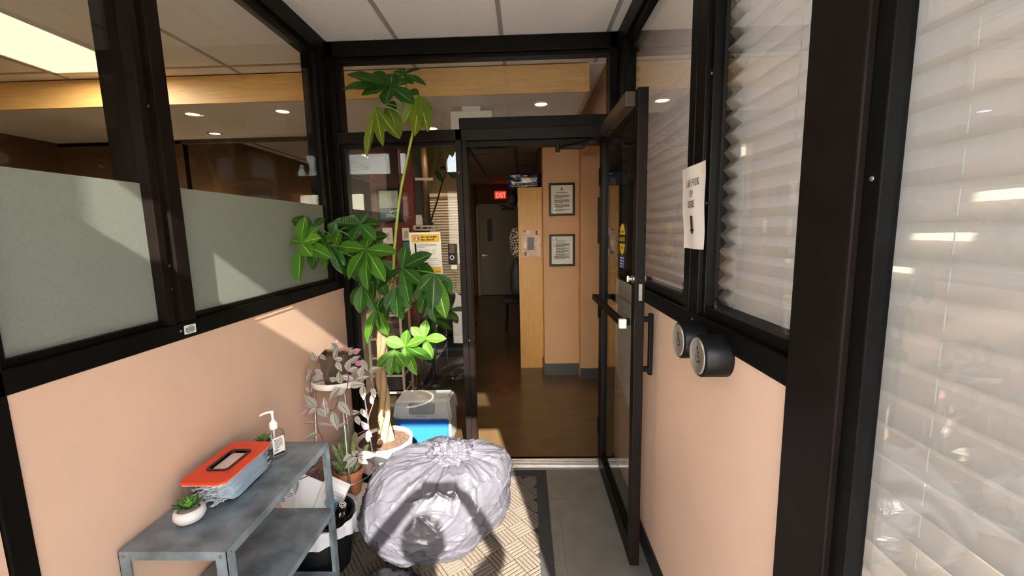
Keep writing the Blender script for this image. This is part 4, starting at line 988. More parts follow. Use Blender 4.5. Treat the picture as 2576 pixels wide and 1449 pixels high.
# ---- mask box
mk = thing('mask_box', (-1.02, 1.32, .70), 'clear box of blue face masks with an orange red lid on the shelf', 'box')
bx0, bx1, by0, by1, bz0, bz1 = -1.09, -.948, 1.190, 1.448, .7005, .785
cxm, cym = (bx0+bx1)/2, (by0+by1)/2
M_acr = glass_mat('clear_acrylic', (.98, .985, .99), 1.3)
po = rrect(bx1-bx0, by1-by0, .018); pi_ = rrect(bx1-bx0-.004, by1-by0-.004, .016); k = len(po)
mb = MB()
for pp_, z in ((po, bz0), (po, bz1), (pi_, bz1), (pi_, bz0+.002)):
    mb.v += [(cxm+x, cym+y, z) for x, y in pp_]
for r_ in range(3):
    for i in range(k): mb.f.append((r_*k+i, r_*k+(i+1) % k, (r_+1)*k+(i+1) % k, (r_+1)*k+i))
mb.f.append(tuple(reversed(range(k)))); mb.f.append(tuple(3*k+i for i in range(k)))
mb.build('clear_tub', M_acr, mk)
M_lid = mat('orange_red_lid', 'F2461C', .3, spec=.5, noise_scale=20, noise_amt=.04)
lo = rrect(bx1-bx0+.004, by1-by0+.004, .02); li = rrect(.062, .118, .012); mb = MB(); kk = len(lo)
for pp_, z in ((lo, bz1), (lo, bz1+.008), (li, bz1+.008), (li, bz1)): mb.v += [(cxm+x, cym+y+(.004 if pp_ is li else 0), z) for x, y in pp_]
for r_ in range(4):
    for i in range(kk): mb.f.append((r_*kk+i, r_*kk+(i+1) % kk, ((r_+1) % 4)*kk+(i+1) % kk, ((r_+1) % 4)*kk+i))
lid = mb.build('lid', M_lid, mk)
mb = MB(); l2 = rrect(.078, .134, .015)
for pp_, z in ((l2, bz1+.008), (l2, bz1+.011), (li, bz1+.011), (li, bz1-.004)): mb.v += [(cxm+x, cym+y+.004, z) for x, y in pp_]
for r_ in range(3):
    for i in range(kk): mb.f.append((r_*kk+i, r_*kk+(i+1) % kk, (r_+1)*kk+(i+1) % kk, (r_+1)*kk+i))
mb.build('dispensing_slot', mat('slot_black', '23191c', .4), lid)
MB().prism(rrect(bx1-bx0+.001, by1-by0+.001, .018), .003, Matrix.Translation((cxm, cym, bz1-.003))).build('lid_rim', mat('lid_rim_clear', 'f3dcd2', .3), lid)
rnd = random.Random(2)
mmesh = []
for v_ in range(3):
    mb = MB(); NX, NY = 5, 9
    for lay in (0, 1):
        for jj in range(NY+1):
            for ii in range(NX+1):
                u, v = ii/NX, jj/NY
                mb.v.append((-.052+.104*u, -.092+.184*v, .0012*math.sin(v*9+v_*2)*math.sin(u*4+v_)+(.0008 if jj % 3 == 0 else 0)+lay*.0026))
    nl_ = (NX+1)*(NY+1)
    for jj in range(NY):
        for ii in range(NX):
            q_ = jj*(NX+1)+ii; mb.f += [(q_, q_+NX+1, q_+NX+2, q_+1), (nl_+q_, nl_+q_+1, nl_+q_+NX+2, nl_+q_+NX+1)]
    rim = [ii for ii in range(NX+1)]+[jj*(NX+1)+NX for jj in range(1, NY+1)]+[NY*(NX+1)+ii for ii in range(NX-1, -1, -1)]+[jj*(NX+1) for jj in range(NY-1, 0, -1)]
    for a_, b_ in zip(rim, rim[1:]+rim[:1]): mb.f.append((a_, b_, nl_+b_, nl_+a_))
    mmesh.append(mb)
M_mask = mat('mask_blue', 'D6ECFB', .7, trans=.3); M_maskw = mat('mask_white', 'E8EEF3', .75, trans=.2)
ml = [mmesh[v_].mesh('face_mask', M_mask if v_ != 1 else M_maskw, True) for v_ in range(3)]
nm_ = 24
for q_ in range(nm_):
    o = link('face_mask', ml[q_ % 3], mk); o.matrix_parent_inverse = Matrix.Translation(-mk.location)
    o.location = (cxm+.012+rnd.uniform(-.003, .003), cym+.010+rnd.uniform(-.01, .01), bz0+.006+q_*(.072/nm_)); o.rotation_euler = (rnd.uniform(-.02, .02), R(4)+rnd.uniform(-.03, .03), rnd.uniform(-.05, .05))
mb = MB()
for side in (-1, 1):
    for q_ in range(44):
        x = rnd.uniform(bx0+.03, bx1-.008) if side < 0 else rnd.uniform(bx0+.03, bx1-.004); z = bz0+.006+rnd.random()*.070; yb = (by0+.036) if side < 0 else (by1-.036)
        xs_ = rnd.uniform(-.028, .028); dz = rnd.uniform(-.012, .012); pts = []
        ln = rnd.uniform(.018, .030)
        for t in range(17):
            a = math.pi*t/16; pts.append((min(bx1-.005, max(bx0+.006, x+xs_*(t/16-.5)*1.6+.006*math.sin(t*.5+q_))), yb+side*ln*math.sin(a), min(bz1-.004, max(bz0+.004, z+dz*math.sin(a)+.004*math.cos(a+q_)))))
        mb.tube(pts, .0011, 5)
mb.build('ear_loops', mat('ear_loop_white', 'f1f0ee', .8), mk)['kind'] = 'stuff'

# ---- sanitiser bottle
sn = thing('sanitizer_bottle', (-.965, 1.505, .70), 'clear pump bottle of hand sanitizer with white pump on the shelf', 'bottle')
cxs, cys = -.975, 1.510
M_clr = glass_mat('clear_bottle', (.97, .98, .98), 1.4)
rot = Matrix.Rotation(R(-32), 4, 'Z')
mb = MB(); prof = [(.92, .0), (1.0, .006), (1.0, .085), (.94, .098), (.72, .108), (.40, .114), (.34, .118)]
for s_, z in prof:
    for x, y in rrect(.050*s_, .066*s_, .016*s_, 4): mb.v.append(tuple(Vector((cxs, cys, .7005+z))+rot @ Vector((x, y, 0))))
kk = len(rrect(.05, .066, .016, 4))
for j in range(len(prof)-1):
    for i in range(kk): mb.f.append((j*kk+i, j*kk+(i+1) % kk, (j+1)*kk+(i+1) % kk, (j+1)*kk+i))
mb.f.append(tuple(reversed(range(kk)))); mb.f.append(tuple((len(prof)-1)*kk+i for i in range(kk)))
mb.build('bottle_body', M_clr, sn, autosm=True)
mb = MB()
for s_, z in ((.88, .003), (.93, .006), (.93, .083), (.9, .085)):
    for x, y in rrect(.046*s_, .062*s_, .014*s_, 4): mb.v.append(tuple(Vector((cxs, cys, .7005+z))+rot @ Vector((x, y, 0))))
for j in range(3):
    for i in range(kk): mb.f.append((j*kk+i, j*kk+(i+1) % kk, (j+1)*kk+(i+1) % kk, (j+1)*kk+i))
mb.f.append(tuple(reversed(range(kk)))); mb.f.append(tuple(3*kk+i for i in range(kk)))
mb.build('gel', glass_mat('clear_gel', (.95, .97, .97), .8, ior=1.33), sn, autosm=True)
T = Matrix.Translation((cxs, cys, .7005))
pmp = MB().lathe([(.0135, .114), (.0145, .116), (.0145, .136), (.0125, .140), (.0075, .143), (.0075, .150)], 20, T).lathe([(.0042, .148), (.0042, .172), (.0055, .173), (.0055, .183), (.003, .186)], 14, T)
pmp.tube([Vector((cxs, cys, .7005))+Vector(p) for p in ((0.004, .002, .181), (-.012, -.004, .181), (-.030, -.010, .177), (-.040, -.013, .171))], [.0055, .0048, .0042, .0036], 10)
pmp.tube([(cxs, cys, .815), (cxs-.002, cys, .706)], .0028, 8).build('pump', mat('pump_white', 'F2F2F0', .35), sn, autosm=True)
LB = frame_m(Vector((cxs, cys, .7005+.05))+rot @ Vector((.0257, 0, 0)), rot @ Vector((0, 1, 0)), (0, 0, 1))
lb_ = MB().prism(rrect(.044, .072, .003), .0006, LB).build('label_face', M_white, sn)
mb = MB().quad(*[LB @ Vector(p) for p in ((-.021, -.035, .0009), (.021, -.035, .0009), (.021, -.026, .0009), (-.021, -.026, .0009))])
lines_into(mb, -.015, .015, .026, .0055, 7, .0026, LB, 6, .6, .0009); lines_into(mb, -.018, .0, -.014, .005, 2, .003, LB, 8, .9, .0009); mb.build('label_print', M_ink, lb_)

# ---- succulents
def succ_leaf(Ln, W, Tk):
    mb = MB(); NS, NA = 7, 8
    for j in range(NS+1):
        t = j/NS; ww = W*(math.sin(math.pi*min(1, t*.80+.16))**.75)*(1 if t < .97 else .15); tk = Tk*(1-t)**.6+.0004
        for i in range(NA):
            a = 2*math.pi*i/NA; mb.v.append((ww*math.cos(a), Ln*t, tk*math.sin(a)+Ln*.22*t*t))
    for j in range(NS):
        for i in range(NA): mb.f.append((j*NA+i, j*NA+(i+1) % NA, (j+1)*NA+(i+1) % NA, (j+1)*NA+i))
    mb.f.append(tuple(NS*NA+i for i in range(NA)))
    return mb
M_su1 = mat('succulent_green', '6FA63C', .45, noise_scale=60, noise_amt=.2, trans=.15); M_su2 = mat('succulent_dark', '3F6B35', .5, noise_scale=60, noise_amt=.25, trans=.1)
M_cer = mat('white_ceramic', 'E4DFDA', .45, noise_scale=40, noise_amt=.03)
sl1 = succ_leaf(.036, .0085, .004).mesh('leaf', M_su1, True); sl2 = succ_leaf(.046, .0075, .003).mesh('leaf', M_su2, True)
def succulent(x, y, label, tilt, s=1.0, pot=True):
    t = thing('potted_succulent', (x, y, .70), label, 'plant')
    T = Matrix.Translation((x, y, .7005)) @ Matrix.Rotation(tilt, 4, 'Y')
    MB().lathe([(.018*s, 0.002), (.034*s, .010*s), (.042*s, .024*s), (.041*s, .036*s), (.035*s, .046*s), (.031*s, .046*s), (.028*s, .040*s)], 28, Matrix.Translation((x, y, .7005)), cap1=False, fn=lambda p: Vector((p.x, p.y, p.z*(1+1.5*tilt*p.x)))).build('pot', M_cer, t, smooth=True)
    MB().lathe([(.030*s, .040*s), (.018*s, .044*s), (.0, .045*s)], 20, Matrix.Translation((x, y, .7005)), fn=lambda p: Vector((p.x, p.y, p.z+.002*noise.noise(p*300)))).build('gravel', mat('pink_gravel', 'b89a86', .8, noise_scale=200, noise_amt=.4), t, smooth=True)
    for ring, (cnt, el, sc_, me_) in enumerate(((9, 18, 1.0, sl2), (8, 38, .95, sl1), (6, 58, .85, sl1), (4, 75, .7, sl1))):
        for k_ in range(cnt):
            o = link('leaf', me_, t); o.matrix_parent_inverse = Matrix.Translation(-t.location)
            az = 2*math.pi*(k_+ring*.37)/cnt
            o.matrix_basis = Matrix.Translation((x, y, .7005+.043*s+.003*ring)) @ Matrix.Rotation(az, 4, 'Z') @ Matrix.Rotation(R(el), 4, 'X') @ Matrix.Scale(sc_*s, 4)
succulent(-1.020, 1.140, 'small green succulent in round white pot at the near end of the shelf', 0)
succulent(-1.045, 1.555, 'small succulent partly hidden behind the sanitizer bottle', 0, .85)

# ================================================================ WASTE BIN AND ITS CONTENTS
wb = thing('waste_bin', (-.965, 1.775, 0), 'black waste bin with white liner beside the metal shelf', 'bin')
bcx, bcy, br = -.962, 1.778, .138
Tb = Matrix.Translation((bcx, bcy, 0))
MB().lathe([(.108, .0106), (.112, .0125), (br, .262), (br+.006, .268), (br-.004, .268), (br-.008, .262), (.105, .016)], 40, Tb, cap1=True).build('bin_body', mat('bin_black', '0d1014', .45), wb, autosm=True)
M_lin = mat('white_liner', 'E3E4EA', .4, bump=.4, bump_scale=25, trans=.25)
mb = MB(); nl = 96; rows = 9
for j in range(rows):
    t = j/(rows-1)
    for i in range(nl):
        a = 2*math.pi*i/nl; wv = .004*math.sin(7*a+t*3)+.003*math.sin(19*a)
        if t < .5: r_ = br-.012+.030*(t/.5); z = .200+.072*(t/.5)+.008*math.sin(3*a)
        else: r_ = br+.018-.004*(t-.5)/.5; z = .272+.008*math.sin(3*a)-(.075+.016*math.sin(4*a+1))*(t-.5)/.5
        mb.v.append((bcx+(r_+wv)*math.cos(a), bcy+(r_+wv)*math.sin(a), z))
for j in range(rows-1):
    for i in range(nl): mb.f.append((j*nl+i, j*nl+(i+1) % nl, (j+1)*nl+(i+1) % nl, (j+1)*nl+i))
mb.build('liner', M_lin, wb, smooth=True)
def carton(name, c, ax_u, ax_v, W_, H_, D_, label, deco, m=None, cat='box'):
    t = thing(name, c, label, cat); U = Vector(ax_u).normalized(); V_ = Vector(ax_v); V_ = (V_-U*V_.dot(U)).normalized(); M = frame_m(c, U, V_)
    b_ = MB().box(-W_/2, W_/2, -H_/2, H_/2, -D_, 0, M, bev=.0015).build('body', m or mat('carton_white', 'ECEDF0', .6), t)
    mb = MB(); deco(mb, M)
    if mb.v: mb.build('print', M_ink, b_)
    return t, b_, M
# positions measured from the photo
def deco1(mb, M):
    lines_into(mb, -.035, .035, .085, .010, 3, .005, M, 21, .7); lines_into(mb, -.02, .03, .02, .012, 3, .004, M, 22, .8)
    for r_ in (('', ),): lines_into(mb, -.035, -.01, -.03, .01, 3, .006, M, 25, .9)
c1 = at(722, 1246, 1.74)
_, b1, M1 = carton('medicine_carton', c1, (1, -.1, -.30), (.25, -.25, 1), .085, .20, .04, 'white printed carton leaning at the left of the waste bin', deco1)
c2 = at(768, 1256, 1.80)
carton('folded_paper', c2, (1, 0, -.45), (.42, -.15, 1), .11, .26, .004, 'blank white folded card standing in the waste bin', lambda mb, M: None, cat='card')
def deco3(mb, M): lines_into(mb, -.04, .05, .085, .008, 5, .002, M, 31, .6)
c3 = at(826, 1268, 1.78)
_, b3, M3 = carton('mask_carton', c3, (1, 0, -.50), (.46, -.20, 1), .115, .26, .03, 'white mask carton with a blue circle in the waste bin', deco3)
MB().prism([(.034*math.cos(a), .034*math.sin(a)) for a in [2*math.pi*k_/30 for k_ in range(30)]], .0006, M3 @ Matrix.Translation((.012, .01, 0))).build('blue_circle', mat('carton_blue', '7db2e6', .6), b3)
c4 = at(855, 1290, 1.72)
bt = thing('black_bottle', c4, 'black bottle with ringed cap leaning out of the waste bin', 'bottle')
Vb = Vector((.45, -.25, 1)).normalized(); Mq = Vector((0, 0, 1)).rotation_difference(Vb).to_matrix().to_4x4(); Mq.translation = c4-Vb*.09
M_bb_ = mat('black_glossy', '07080a', .15, spec=.6)
MB().lathe([(.030, -.06), (.032, -.055), (.032, .085), (.028, .10), (.016, .112), (.016, .118)], 26, Mq).build('body', M_bb_, bt, autosm=True)
cp = MB().lathe([(.020, .116), (.021, .118), (.021, .140), (.018, .144), (.0, .144)], 24, Mq).build('cap', M_bb_, bt, autosm=True)
for r0, r1 in ((.015, .012), (.008, .005)): MB().lathe([(r0, .1442), (r0, .1448), (r1, .1448), (r1, .1442)], 24, Mq, cap0=False, cap1=False).build('cap_ring', M_white, cp)

# ================================================================ PLANTS
def leaf_unit(name, m, wfn, droop, fold, NY=12, NX=6, twist=0, wavy=.0, seed=0):
    mb = MB(); uv = []
    for j in range(NY+1):
        t = j/NY; hw = wfn(t)
        for i in range(NX+1):
            u = i/NX*2-1
            x = hw*u; z = fold*abs(u)*hw - droop*t*t + wavy*hw*math.sin(t*16+seed)*abs(u)**2
            a = twist*t; y = t*(1-.12*droop*t)
            mb.v.append((x*math.cos(a)-z*math.sin(a)*.3, y, z+x*math.sin(a))); uv.append((u*.5+.5, t))
    for j in range(NY):
        for i in range(NX):
            k = j*(NX+1)+i; mb.f.append((k, k+1, k+NX+2, k+NX+1))
    me = mb.mesh(name, m, True); ul = me.uv_layers.new(name='UVMap')
    for lp in me.loops: ul.data[lp.index].uv = uv[lp.vertex_index]
    return me
def leaf_mat(name, c_dark, c_lite, vein, stripes=None, trans=.3, rough=.38):
    m = bpy.data.materials.new(name); m.use_nodes = True; MATS[name] = m
    n = m.node_tree.nodes; l = m.node_tree.links; p = n['Principled BSDF']; p.inputs['Roughness'].default_value = rough+.1; p.inputs['Specular IOR Level'].default_value = .35
    uvn = n.new('ShaderNodeUVMap'); sx = n.new('ShaderNodeSeparateXYZ'); l.new(uvn.outputs[0], sx.inputs[0])
    ab = n.new('ShaderNodeMath'); ab.operation = 'SUBTRACT'; ab.inputs[1].default_value = .5; l.new(sx.outputs[0], ab.inputs[0])
    a2 = n.new('ShaderNodeMath'); a2.operation = 'ABSOLUTE'; l.new(ab.outputs[0], a2.inputs[0])
    oi = n.new('ShaderNodeObjectInfo')
    base = n.new('ShaderNodeMix'); base.data_type = 'RGBA'; l.new(oi.outputs['Random'], base.inputs[0])
    base.inputs[6].default_value = (*lin(c_dark), 1); base.inputs[7].default_value = (*lin(c_lite), 1)
    rp = n.new('ShaderNodeValToRGB'); l.new(a2.outputs[0], rp.inputs[0]); r = rp.color_ramp
    if stripes:
        r.elements[0].position = stripes[0][0]; r.elements[0].color = (*lin(stripes[0][1]), 1)
        r.elements[1].position = stripes[-1][0]; r.elements[1].color = (*lin(stripes[-1][1]), 1)
        for po, c in stripes[1:-1]:
            e = r.elements.new(po); e.color = (*lin(c), 1)
        mx = n.new('ShaderNodeMix'); mx.data_type = 'RGBA'; mx.inputs[0].default_value = .18
        l.new(rp.outputs[0], mx.inputs[6]); l.new(base.outputs[2], mx.inputs[7]); col = mx.outputs[2]
    else:
        r.elements[0].position = .012; r.elements[0].color = (1, 1, 1, 1); r.elements[1].position = .035; r.elements[1].color = (0, 0, 0, 1)
        mx = n.new('ShaderNodeMix'); mx.data_type = 'RGBA'; l.new(rp.outputs[0], mx.inputs[0]); l.new(base.outputs[2], mx.inputs[6]); mx.inputs[7].default_value = (*lin(vein), 1); col = mx.outputs[2]
        # side veins as relief
        m1 = n.new('ShaderNodeMath'); m1.operation = 'MULTIPLY_ADD'; m1.inputs[1].default_value = -14; l.new(a2.outputs[0], m1.inputs[0])
        m2 = n.new('ShaderNodeMath'); m2.operation = 'MULTIPLY'; m2.inputs[1].default_value = 75; l.new(sx.outputs[1], m2.inputs[0]); l.new(m2.outputs[0], m1.inputs[2])
        sn_ = n.new('ShaderNodeMath'); sn_.operation = 'SINE'; l.new(m1.outputs[0], sn_.inputs[0])
        bp = n.new('ShaderNodeBump'); bp.inputs['Strength'].default_value = .12; bp.inputs['Distance'].default_value = .004; l.new(sn_.outputs[0], bp.inputs['Height']); l.new(bp.outputs[0], p.inputs['Normal'])
    l.new(col, p.inputs['Base Color'])
    tr = n.new('ShaderNodeBsdfTranslucent'); l.new(col, tr.inputs[0]); mi = n.new('ShaderNodeMixShader'); mi.inputs[0].default_value = trans
    l.new(p.outputs[0], mi.inputs[1]); l.new(tr.outputs[0], mi.inputs[2]); l.new(mi.outputs[0], n['Material Output'].inputs[0])
    return m
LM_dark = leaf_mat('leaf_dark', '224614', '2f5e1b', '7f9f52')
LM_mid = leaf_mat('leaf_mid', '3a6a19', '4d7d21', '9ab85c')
LM_lite = leaf_mat('leaf_light', '4c7a20', '5f8c2b', 'bccf78', trans=.2)  # lighter leaf green; sunlit brightness put into the colour
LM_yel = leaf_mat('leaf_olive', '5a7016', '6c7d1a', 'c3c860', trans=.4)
pw = lambda t: .5*(max(0, math.sin(math.pi*(t**.85)))**.8)*(.55+.75*t)*.92 if 0 < t < 1 else .012
LV = {}
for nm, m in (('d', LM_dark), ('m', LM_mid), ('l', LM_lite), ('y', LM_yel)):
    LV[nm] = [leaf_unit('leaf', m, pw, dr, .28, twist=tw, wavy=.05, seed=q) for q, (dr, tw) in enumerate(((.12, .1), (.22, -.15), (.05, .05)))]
rndp = random.Random(11)
def put_leaf(par, meshes, p0, p1, width, face=None, name='leaf'):
    Yv = (p1-p0); Ln = Yv.length; Yv.normalize()
    f_ = face or Vector((-.15, -.75, .65))
    f_ = f_+Vector((rndp.uniform(-.2, .2), rndp.uniform(-.15, .15), rndp.uniform(-.15, .15)))
    Zv = f_-Yv*f_.dot(Yv); Zv.normalize(); Xv = Yv.cross(Zv)
    M = Matrix((Xv*width, Yv*Ln, Zv*Ln*.55)).transposed().to_4x4(); M.translation = p0
    o = link(name, rndp.choice(meshes), par); o.matrix_parent_inverse = Matrix.Translation(-par.location); o.matrix_basis = M
    return o
pa = thing('money_tree', (-.855, 2.35, 0), 'tall potted money tree with palmate leaves before the glass side panel', 'plant')
M_bark = mat('braided_bark', '947A5A', .8, noise_scale=18, noise_amt=.25, bump=.6, bump_scale=45, stretch=(1, 1, .4))
M_stem = mat('green_stem', '8a9a3a', .55, noise_scale=15, noise_amt=.2)
M_twig = mat('green_twig', '6c8a34', .5)
Ptr = [at(968, 1118, 2.35), at(968, 1060, 2.35), at(966, 1000, 2.36), at(958, 940, 2.36), at(962, 880, 2.36), at(961, 820, 2.36), at(966, 770, 2.36), at(963, 735, 2.36)]
def interp(P_, t):
    t = max(0, min(.9999, t))*(len(P_)-1); i = int(t); f = t-i; return P_[i].lerp(P_[i+1], f)
for s_ in range(3):
    pts, rs = [], []
    for k in range(40):
        t = k/39; a = s_*2.094+t*9.0; sep = .021-.009*t
        if t < .12: sep *= 1+.5*(1-t/.12)
        c = interp(Ptr, t); pts.append(c+Vector((sep*math.cos(a), sep*math.sin(a), 0))); rs.append(.0205-.0065*t+(.014*(1-t/.1) if t < .1 else 0)+.002*noise.noise(c*30+Vector((s_, 0, 0))))
    MB().tube(pts, rs, 12).build('trunk_stem', M_bark, pa, smooth=True)
# long upper stem
Pst = [at(966, 760, 2.36), at(988, 705, 2.34), at(991, 640, 2.33), at(998, 560, 2.33), at(1008, 480, 2.34), at(1022, 410, 2.34), at(1036, 345, 2.33), at(1040, 318, 2.33)]
sp = [interp(Pst, k/29) for k in range(30)]
MB().tube(sp, [.009-.0035*k/29+(.0012 if k % 6 == 0 else 0) for k in range(30)], 10).build('upper_stem', M_stem, pa, smooth=True)
def cluster(c, Y, tips, kind, width=.055, stem=None, spread=.09, face=None, stemY=None, wr=1.0):
    """palmate leaf: petiole plus leaflets; c, tips are measured in the photo, spread gives their depth"""
    C_ = at(c[0], c[1], Y)
    if stem:
        S = at(stem[0], stem[1], stemY or 2.34); mid = S.lerp(C_, .55)+Vector((0, -.01, .02))
        MB().tube([S, S.lerp(mid, .6), mid, mid.lerp(C_, .6)+Vector((0, 0, .004)), C_], .0028, 7).build('petiole', M_twig, pa, smooth=True)
    for q, tp_ in enumerate(tips):
        kd = tp_[3] if len(tp_) > 3 else kind
        dy = (tp_[2] if len(tp_) > 2 else 0)*spread
        T_ = at(tp_[0], tp_[1], Y+dy); L_ = (T_-C_).length
        put_leaf(pa, LV[kd], C_, T_, min(.105, max(.03, 1.24*width*rndp.uniform(.9, 1.1)*(1 if L_ > .08 else .7))), face)
# top crown
cluster((983, 218), 2.30, [(872, 184, .2), (858, 222, -.3), (908, 238, -.6), (968, 262, -.8), (1042, 258, -.6), (1034, 196, .2), (986, 178, .6), (938, 180, .5)], 'd', .075, (1040, 320), .10)
cluster((1016, 187), 2.36, [(1009, 170, .5), (1058, 170, .2), (1072, 212, -.4), (989, 180, .4), (1040, 208, -.5), (1000, 196, -.2)], 'd', .045, (1036, 300), .08)
cluster((1054, 240), 2.28, [(1012, 314, -.4), (1043, 342, -.7), (1077, 331, -.3), (1086, 296, .3), (1030, 225, .4, 'd')], 'y', .068, (1040, 320), .08, Vector((.2, -.95, .25)))
cluster((944, 268), 2.26, [(921, 396, .1), (963, 368, -.5), (1004, 350, .2)], 'y', .050, (1036, 300), .08, Vector((.1, -.95, .2)))
cluster((975, 262), 2.33, [(1006, 348, -.2), (1000, 270, .3, 'd'), (985, 330, .4, 'd')], 'y', .072, (1036, 300), .08, Vector((.2, -.95, .2)))
# left cluster leaning to the glass
cluster((758, 611), 1.86, [(764, 542, .2), (804, 594, -.2, 'l'), (836, 649, -.5, 'm'), (749, 712, -.7, 'm'), (783, 643, -.6, 'l'), (728, 600, .3), (800, 565, .4)], 'm', .058, (905, 640), .12, stemY=2.30)
cluster((790, 572), 1.93, [(733, 548, .0, 'd'), (815, 545, .3, 'd'), (745, 605, .2, 'd'), (818, 622, .3, 'd'), (790, 660, -.1, 'm')], 'd', .06, (905, 640), .12, stemY=2.30)
cluster((828, 616), 2.02, [(812, 684, -.2, 'm'), (845, 560, .4, 'd'), (868, 668, .2, 'd'), (862, 690, -.1, 'd')], 'd', .05, (930, 650), .1, stemY=2.32)
# dark cluster above the centre
cluster((905, 565), 2.18, [(925, 535, .3), (862, 592, -.2), (826, 553, .3), (945, 603, -.5), (882, 606, -.6), (960, 560, .4), (862, 550, .4)], 'd', .07, (985, 690), .12, stemY=2.34)
cluster((853, 580), 2.10, [(823, 562, .3, 'm'), (824, 592, -.2, 'm'), (842, 620, -.5, 'm'), (880, 570, .4, 'm')], 'm', .045, (930, 640), .1, stemY=2.25)
# the large bright palm leaf
cluster((921, 627), 2.12, [(848, 619, -.1), (997, 633, -.2), (869, 700, -.8), (918, 731, -1), (968, 708, -.8), (928, 588, .6)], 'm', .078, (982, 700), .10, stemY=2.34)
# right of the stem
cluster((1013, 673), 2.22, [(1083, 634, -.3), (1021, 615, .4), (1062, 716, -.6), (1028, 762, -.8), (942, 724, -.1), (1060, 655, .3)], 'd', .070, (988, 710), .11, stemY=2.34)
cluster((996, 723), 2.20, [(970, 782, -.4), (1000, 798, -.7), (1034, 776, -.3), (1012, 808, .2), (1045, 760, .4)], 'd', .058, (985, 712), .09, Vector((0, -.95, .3)), stemY=2.34)
cluster((1093, 688), 2.28, [(1052, 732, -.1), (1088, 780, -.6), (1122, 802, -.2, 'l'), (1118, 745, .3), (1050, 680, .3), (1138, 740, .5)], 'd', .082, (990, 690), .09, Vector((.1, -.95, .25)), stemY=2.34)
cluster((912, 716), 2.22, [(884, 768, .2), (904, 789, -.3), (946, 790, -.2), (925, 772, .4)], 'd', .062, (978, 718), .09, Vector((0, -.95, .25)), stemY=2.35)
cluster((948, 775), 2.26, [(914, 866, -.3, 'm'), (946, 835, .3, 'd'), (975, 848, .4, 'm')], 'm', .07, (966, 748), .09, Vector((-.3, -.9, .2)), stemY=2.36)
for (cx, cy, Y, tips) in (((885, 640), 0, 2.30, [(840, 668), (862, 700), (905, 712), (935, 660), (850, 625)]), ((955, 655), 0, 2.30, [(925, 700), (960, 735), (1000, 690), (985, 625), (920, 640)]), ((1055, 700), 0, 2.36, [(1020, 745), (1060, 768), (1100, 735), (1075, 660), (1030, 675)]), ((975, 745), 0, 2.32, [(940, 790), (965, 812), (1010, 800), (1035, 765)]), ((930, 600), 0, 2.30, [(890, 630), (965, 640), (975, 590), (915, 570), (945, 655)]), ((1075, 725), 0, 2.34, [(1055, 790), (1095, 815), (1130, 780), (1110, 715)])):
    cluster((cx, cy) if not isinstance(cx, tuple) else cx, Y, [(x, y, .3*((k_ % 3)-1)) for k_, (x, y) in enumerate(tips)], 'd', .07, (985, 700), .10, stemY=2.35)
for c_, Y_, tips_, kd_ in (((862, 600), 2.20, [(832, 640), (850, 665), (890, 650), (900, 590), (840, 580)], 'd'), ((795, 610), 1.98, [(760, 640), (785, 680), (820, 660), (835, 600), (775, 570)], 'd'), ((1035, 660), 2.30, [(1005, 640), (1062, 640), (1075, 690), (1040, 715), (1010, 700)], 'd'), ((940, 690), 2.26, [(905, 735), (935, 765), (975, 745), (985, 690), (915, 665)], 'd')):
    cluster(c_, Y_, [(x, y, .4*((k_ % 3)-1)) for k_, (x, y) in enumerate(tips_)], kd_, .062, (985, 700), .10, stemY=2.35)
# sunlit lower shoots
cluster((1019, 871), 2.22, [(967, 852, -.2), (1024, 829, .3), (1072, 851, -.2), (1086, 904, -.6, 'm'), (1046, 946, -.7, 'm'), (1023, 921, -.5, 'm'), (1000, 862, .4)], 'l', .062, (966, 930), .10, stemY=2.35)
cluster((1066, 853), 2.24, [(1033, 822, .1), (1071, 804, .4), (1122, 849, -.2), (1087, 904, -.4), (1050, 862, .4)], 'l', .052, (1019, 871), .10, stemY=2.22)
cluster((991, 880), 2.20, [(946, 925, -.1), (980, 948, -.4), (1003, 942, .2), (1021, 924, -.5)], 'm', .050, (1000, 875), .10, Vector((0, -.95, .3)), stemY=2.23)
# pot
M_pot = mat('white_speckled_pot', 'DCD6CE', .6, noise_scale=160, noise_amt=.08); M_soil = mat('soil', '5c4334', .95, noise_scale=70, noise_amt=.5, bump=.9, bump_scale=120)
Tp = Matrix.Translation((-.853, 2.35, 0))
MB().lathe([(.135, .175), (.150, .19), (.165, .330), (.165, .338), (.152, .338), (.148, .310)], 48, Tp, cap0=True, cap1=False).build('pot', M_pot, pa, autosm=True)
MB().lathe([(.115, .0108), (.128, .016), (.146, .185), (.150, .20), (.140, .20), (.136, .185)], 48, Tp, cap1=False).build('outer_planter', mat('navy_planter', '20262f', .5), pa, autosm=True)
MB().lathe([(.150, .318), (.10, .324), (.05, .329), (.0, .330)], 40, Tp, cap0=False, cap1=False, fn=lambda p: p+Vector((0, 0, .006*noise.noise(p*60)))).build('soil', M_soil, pa, smooth=True)

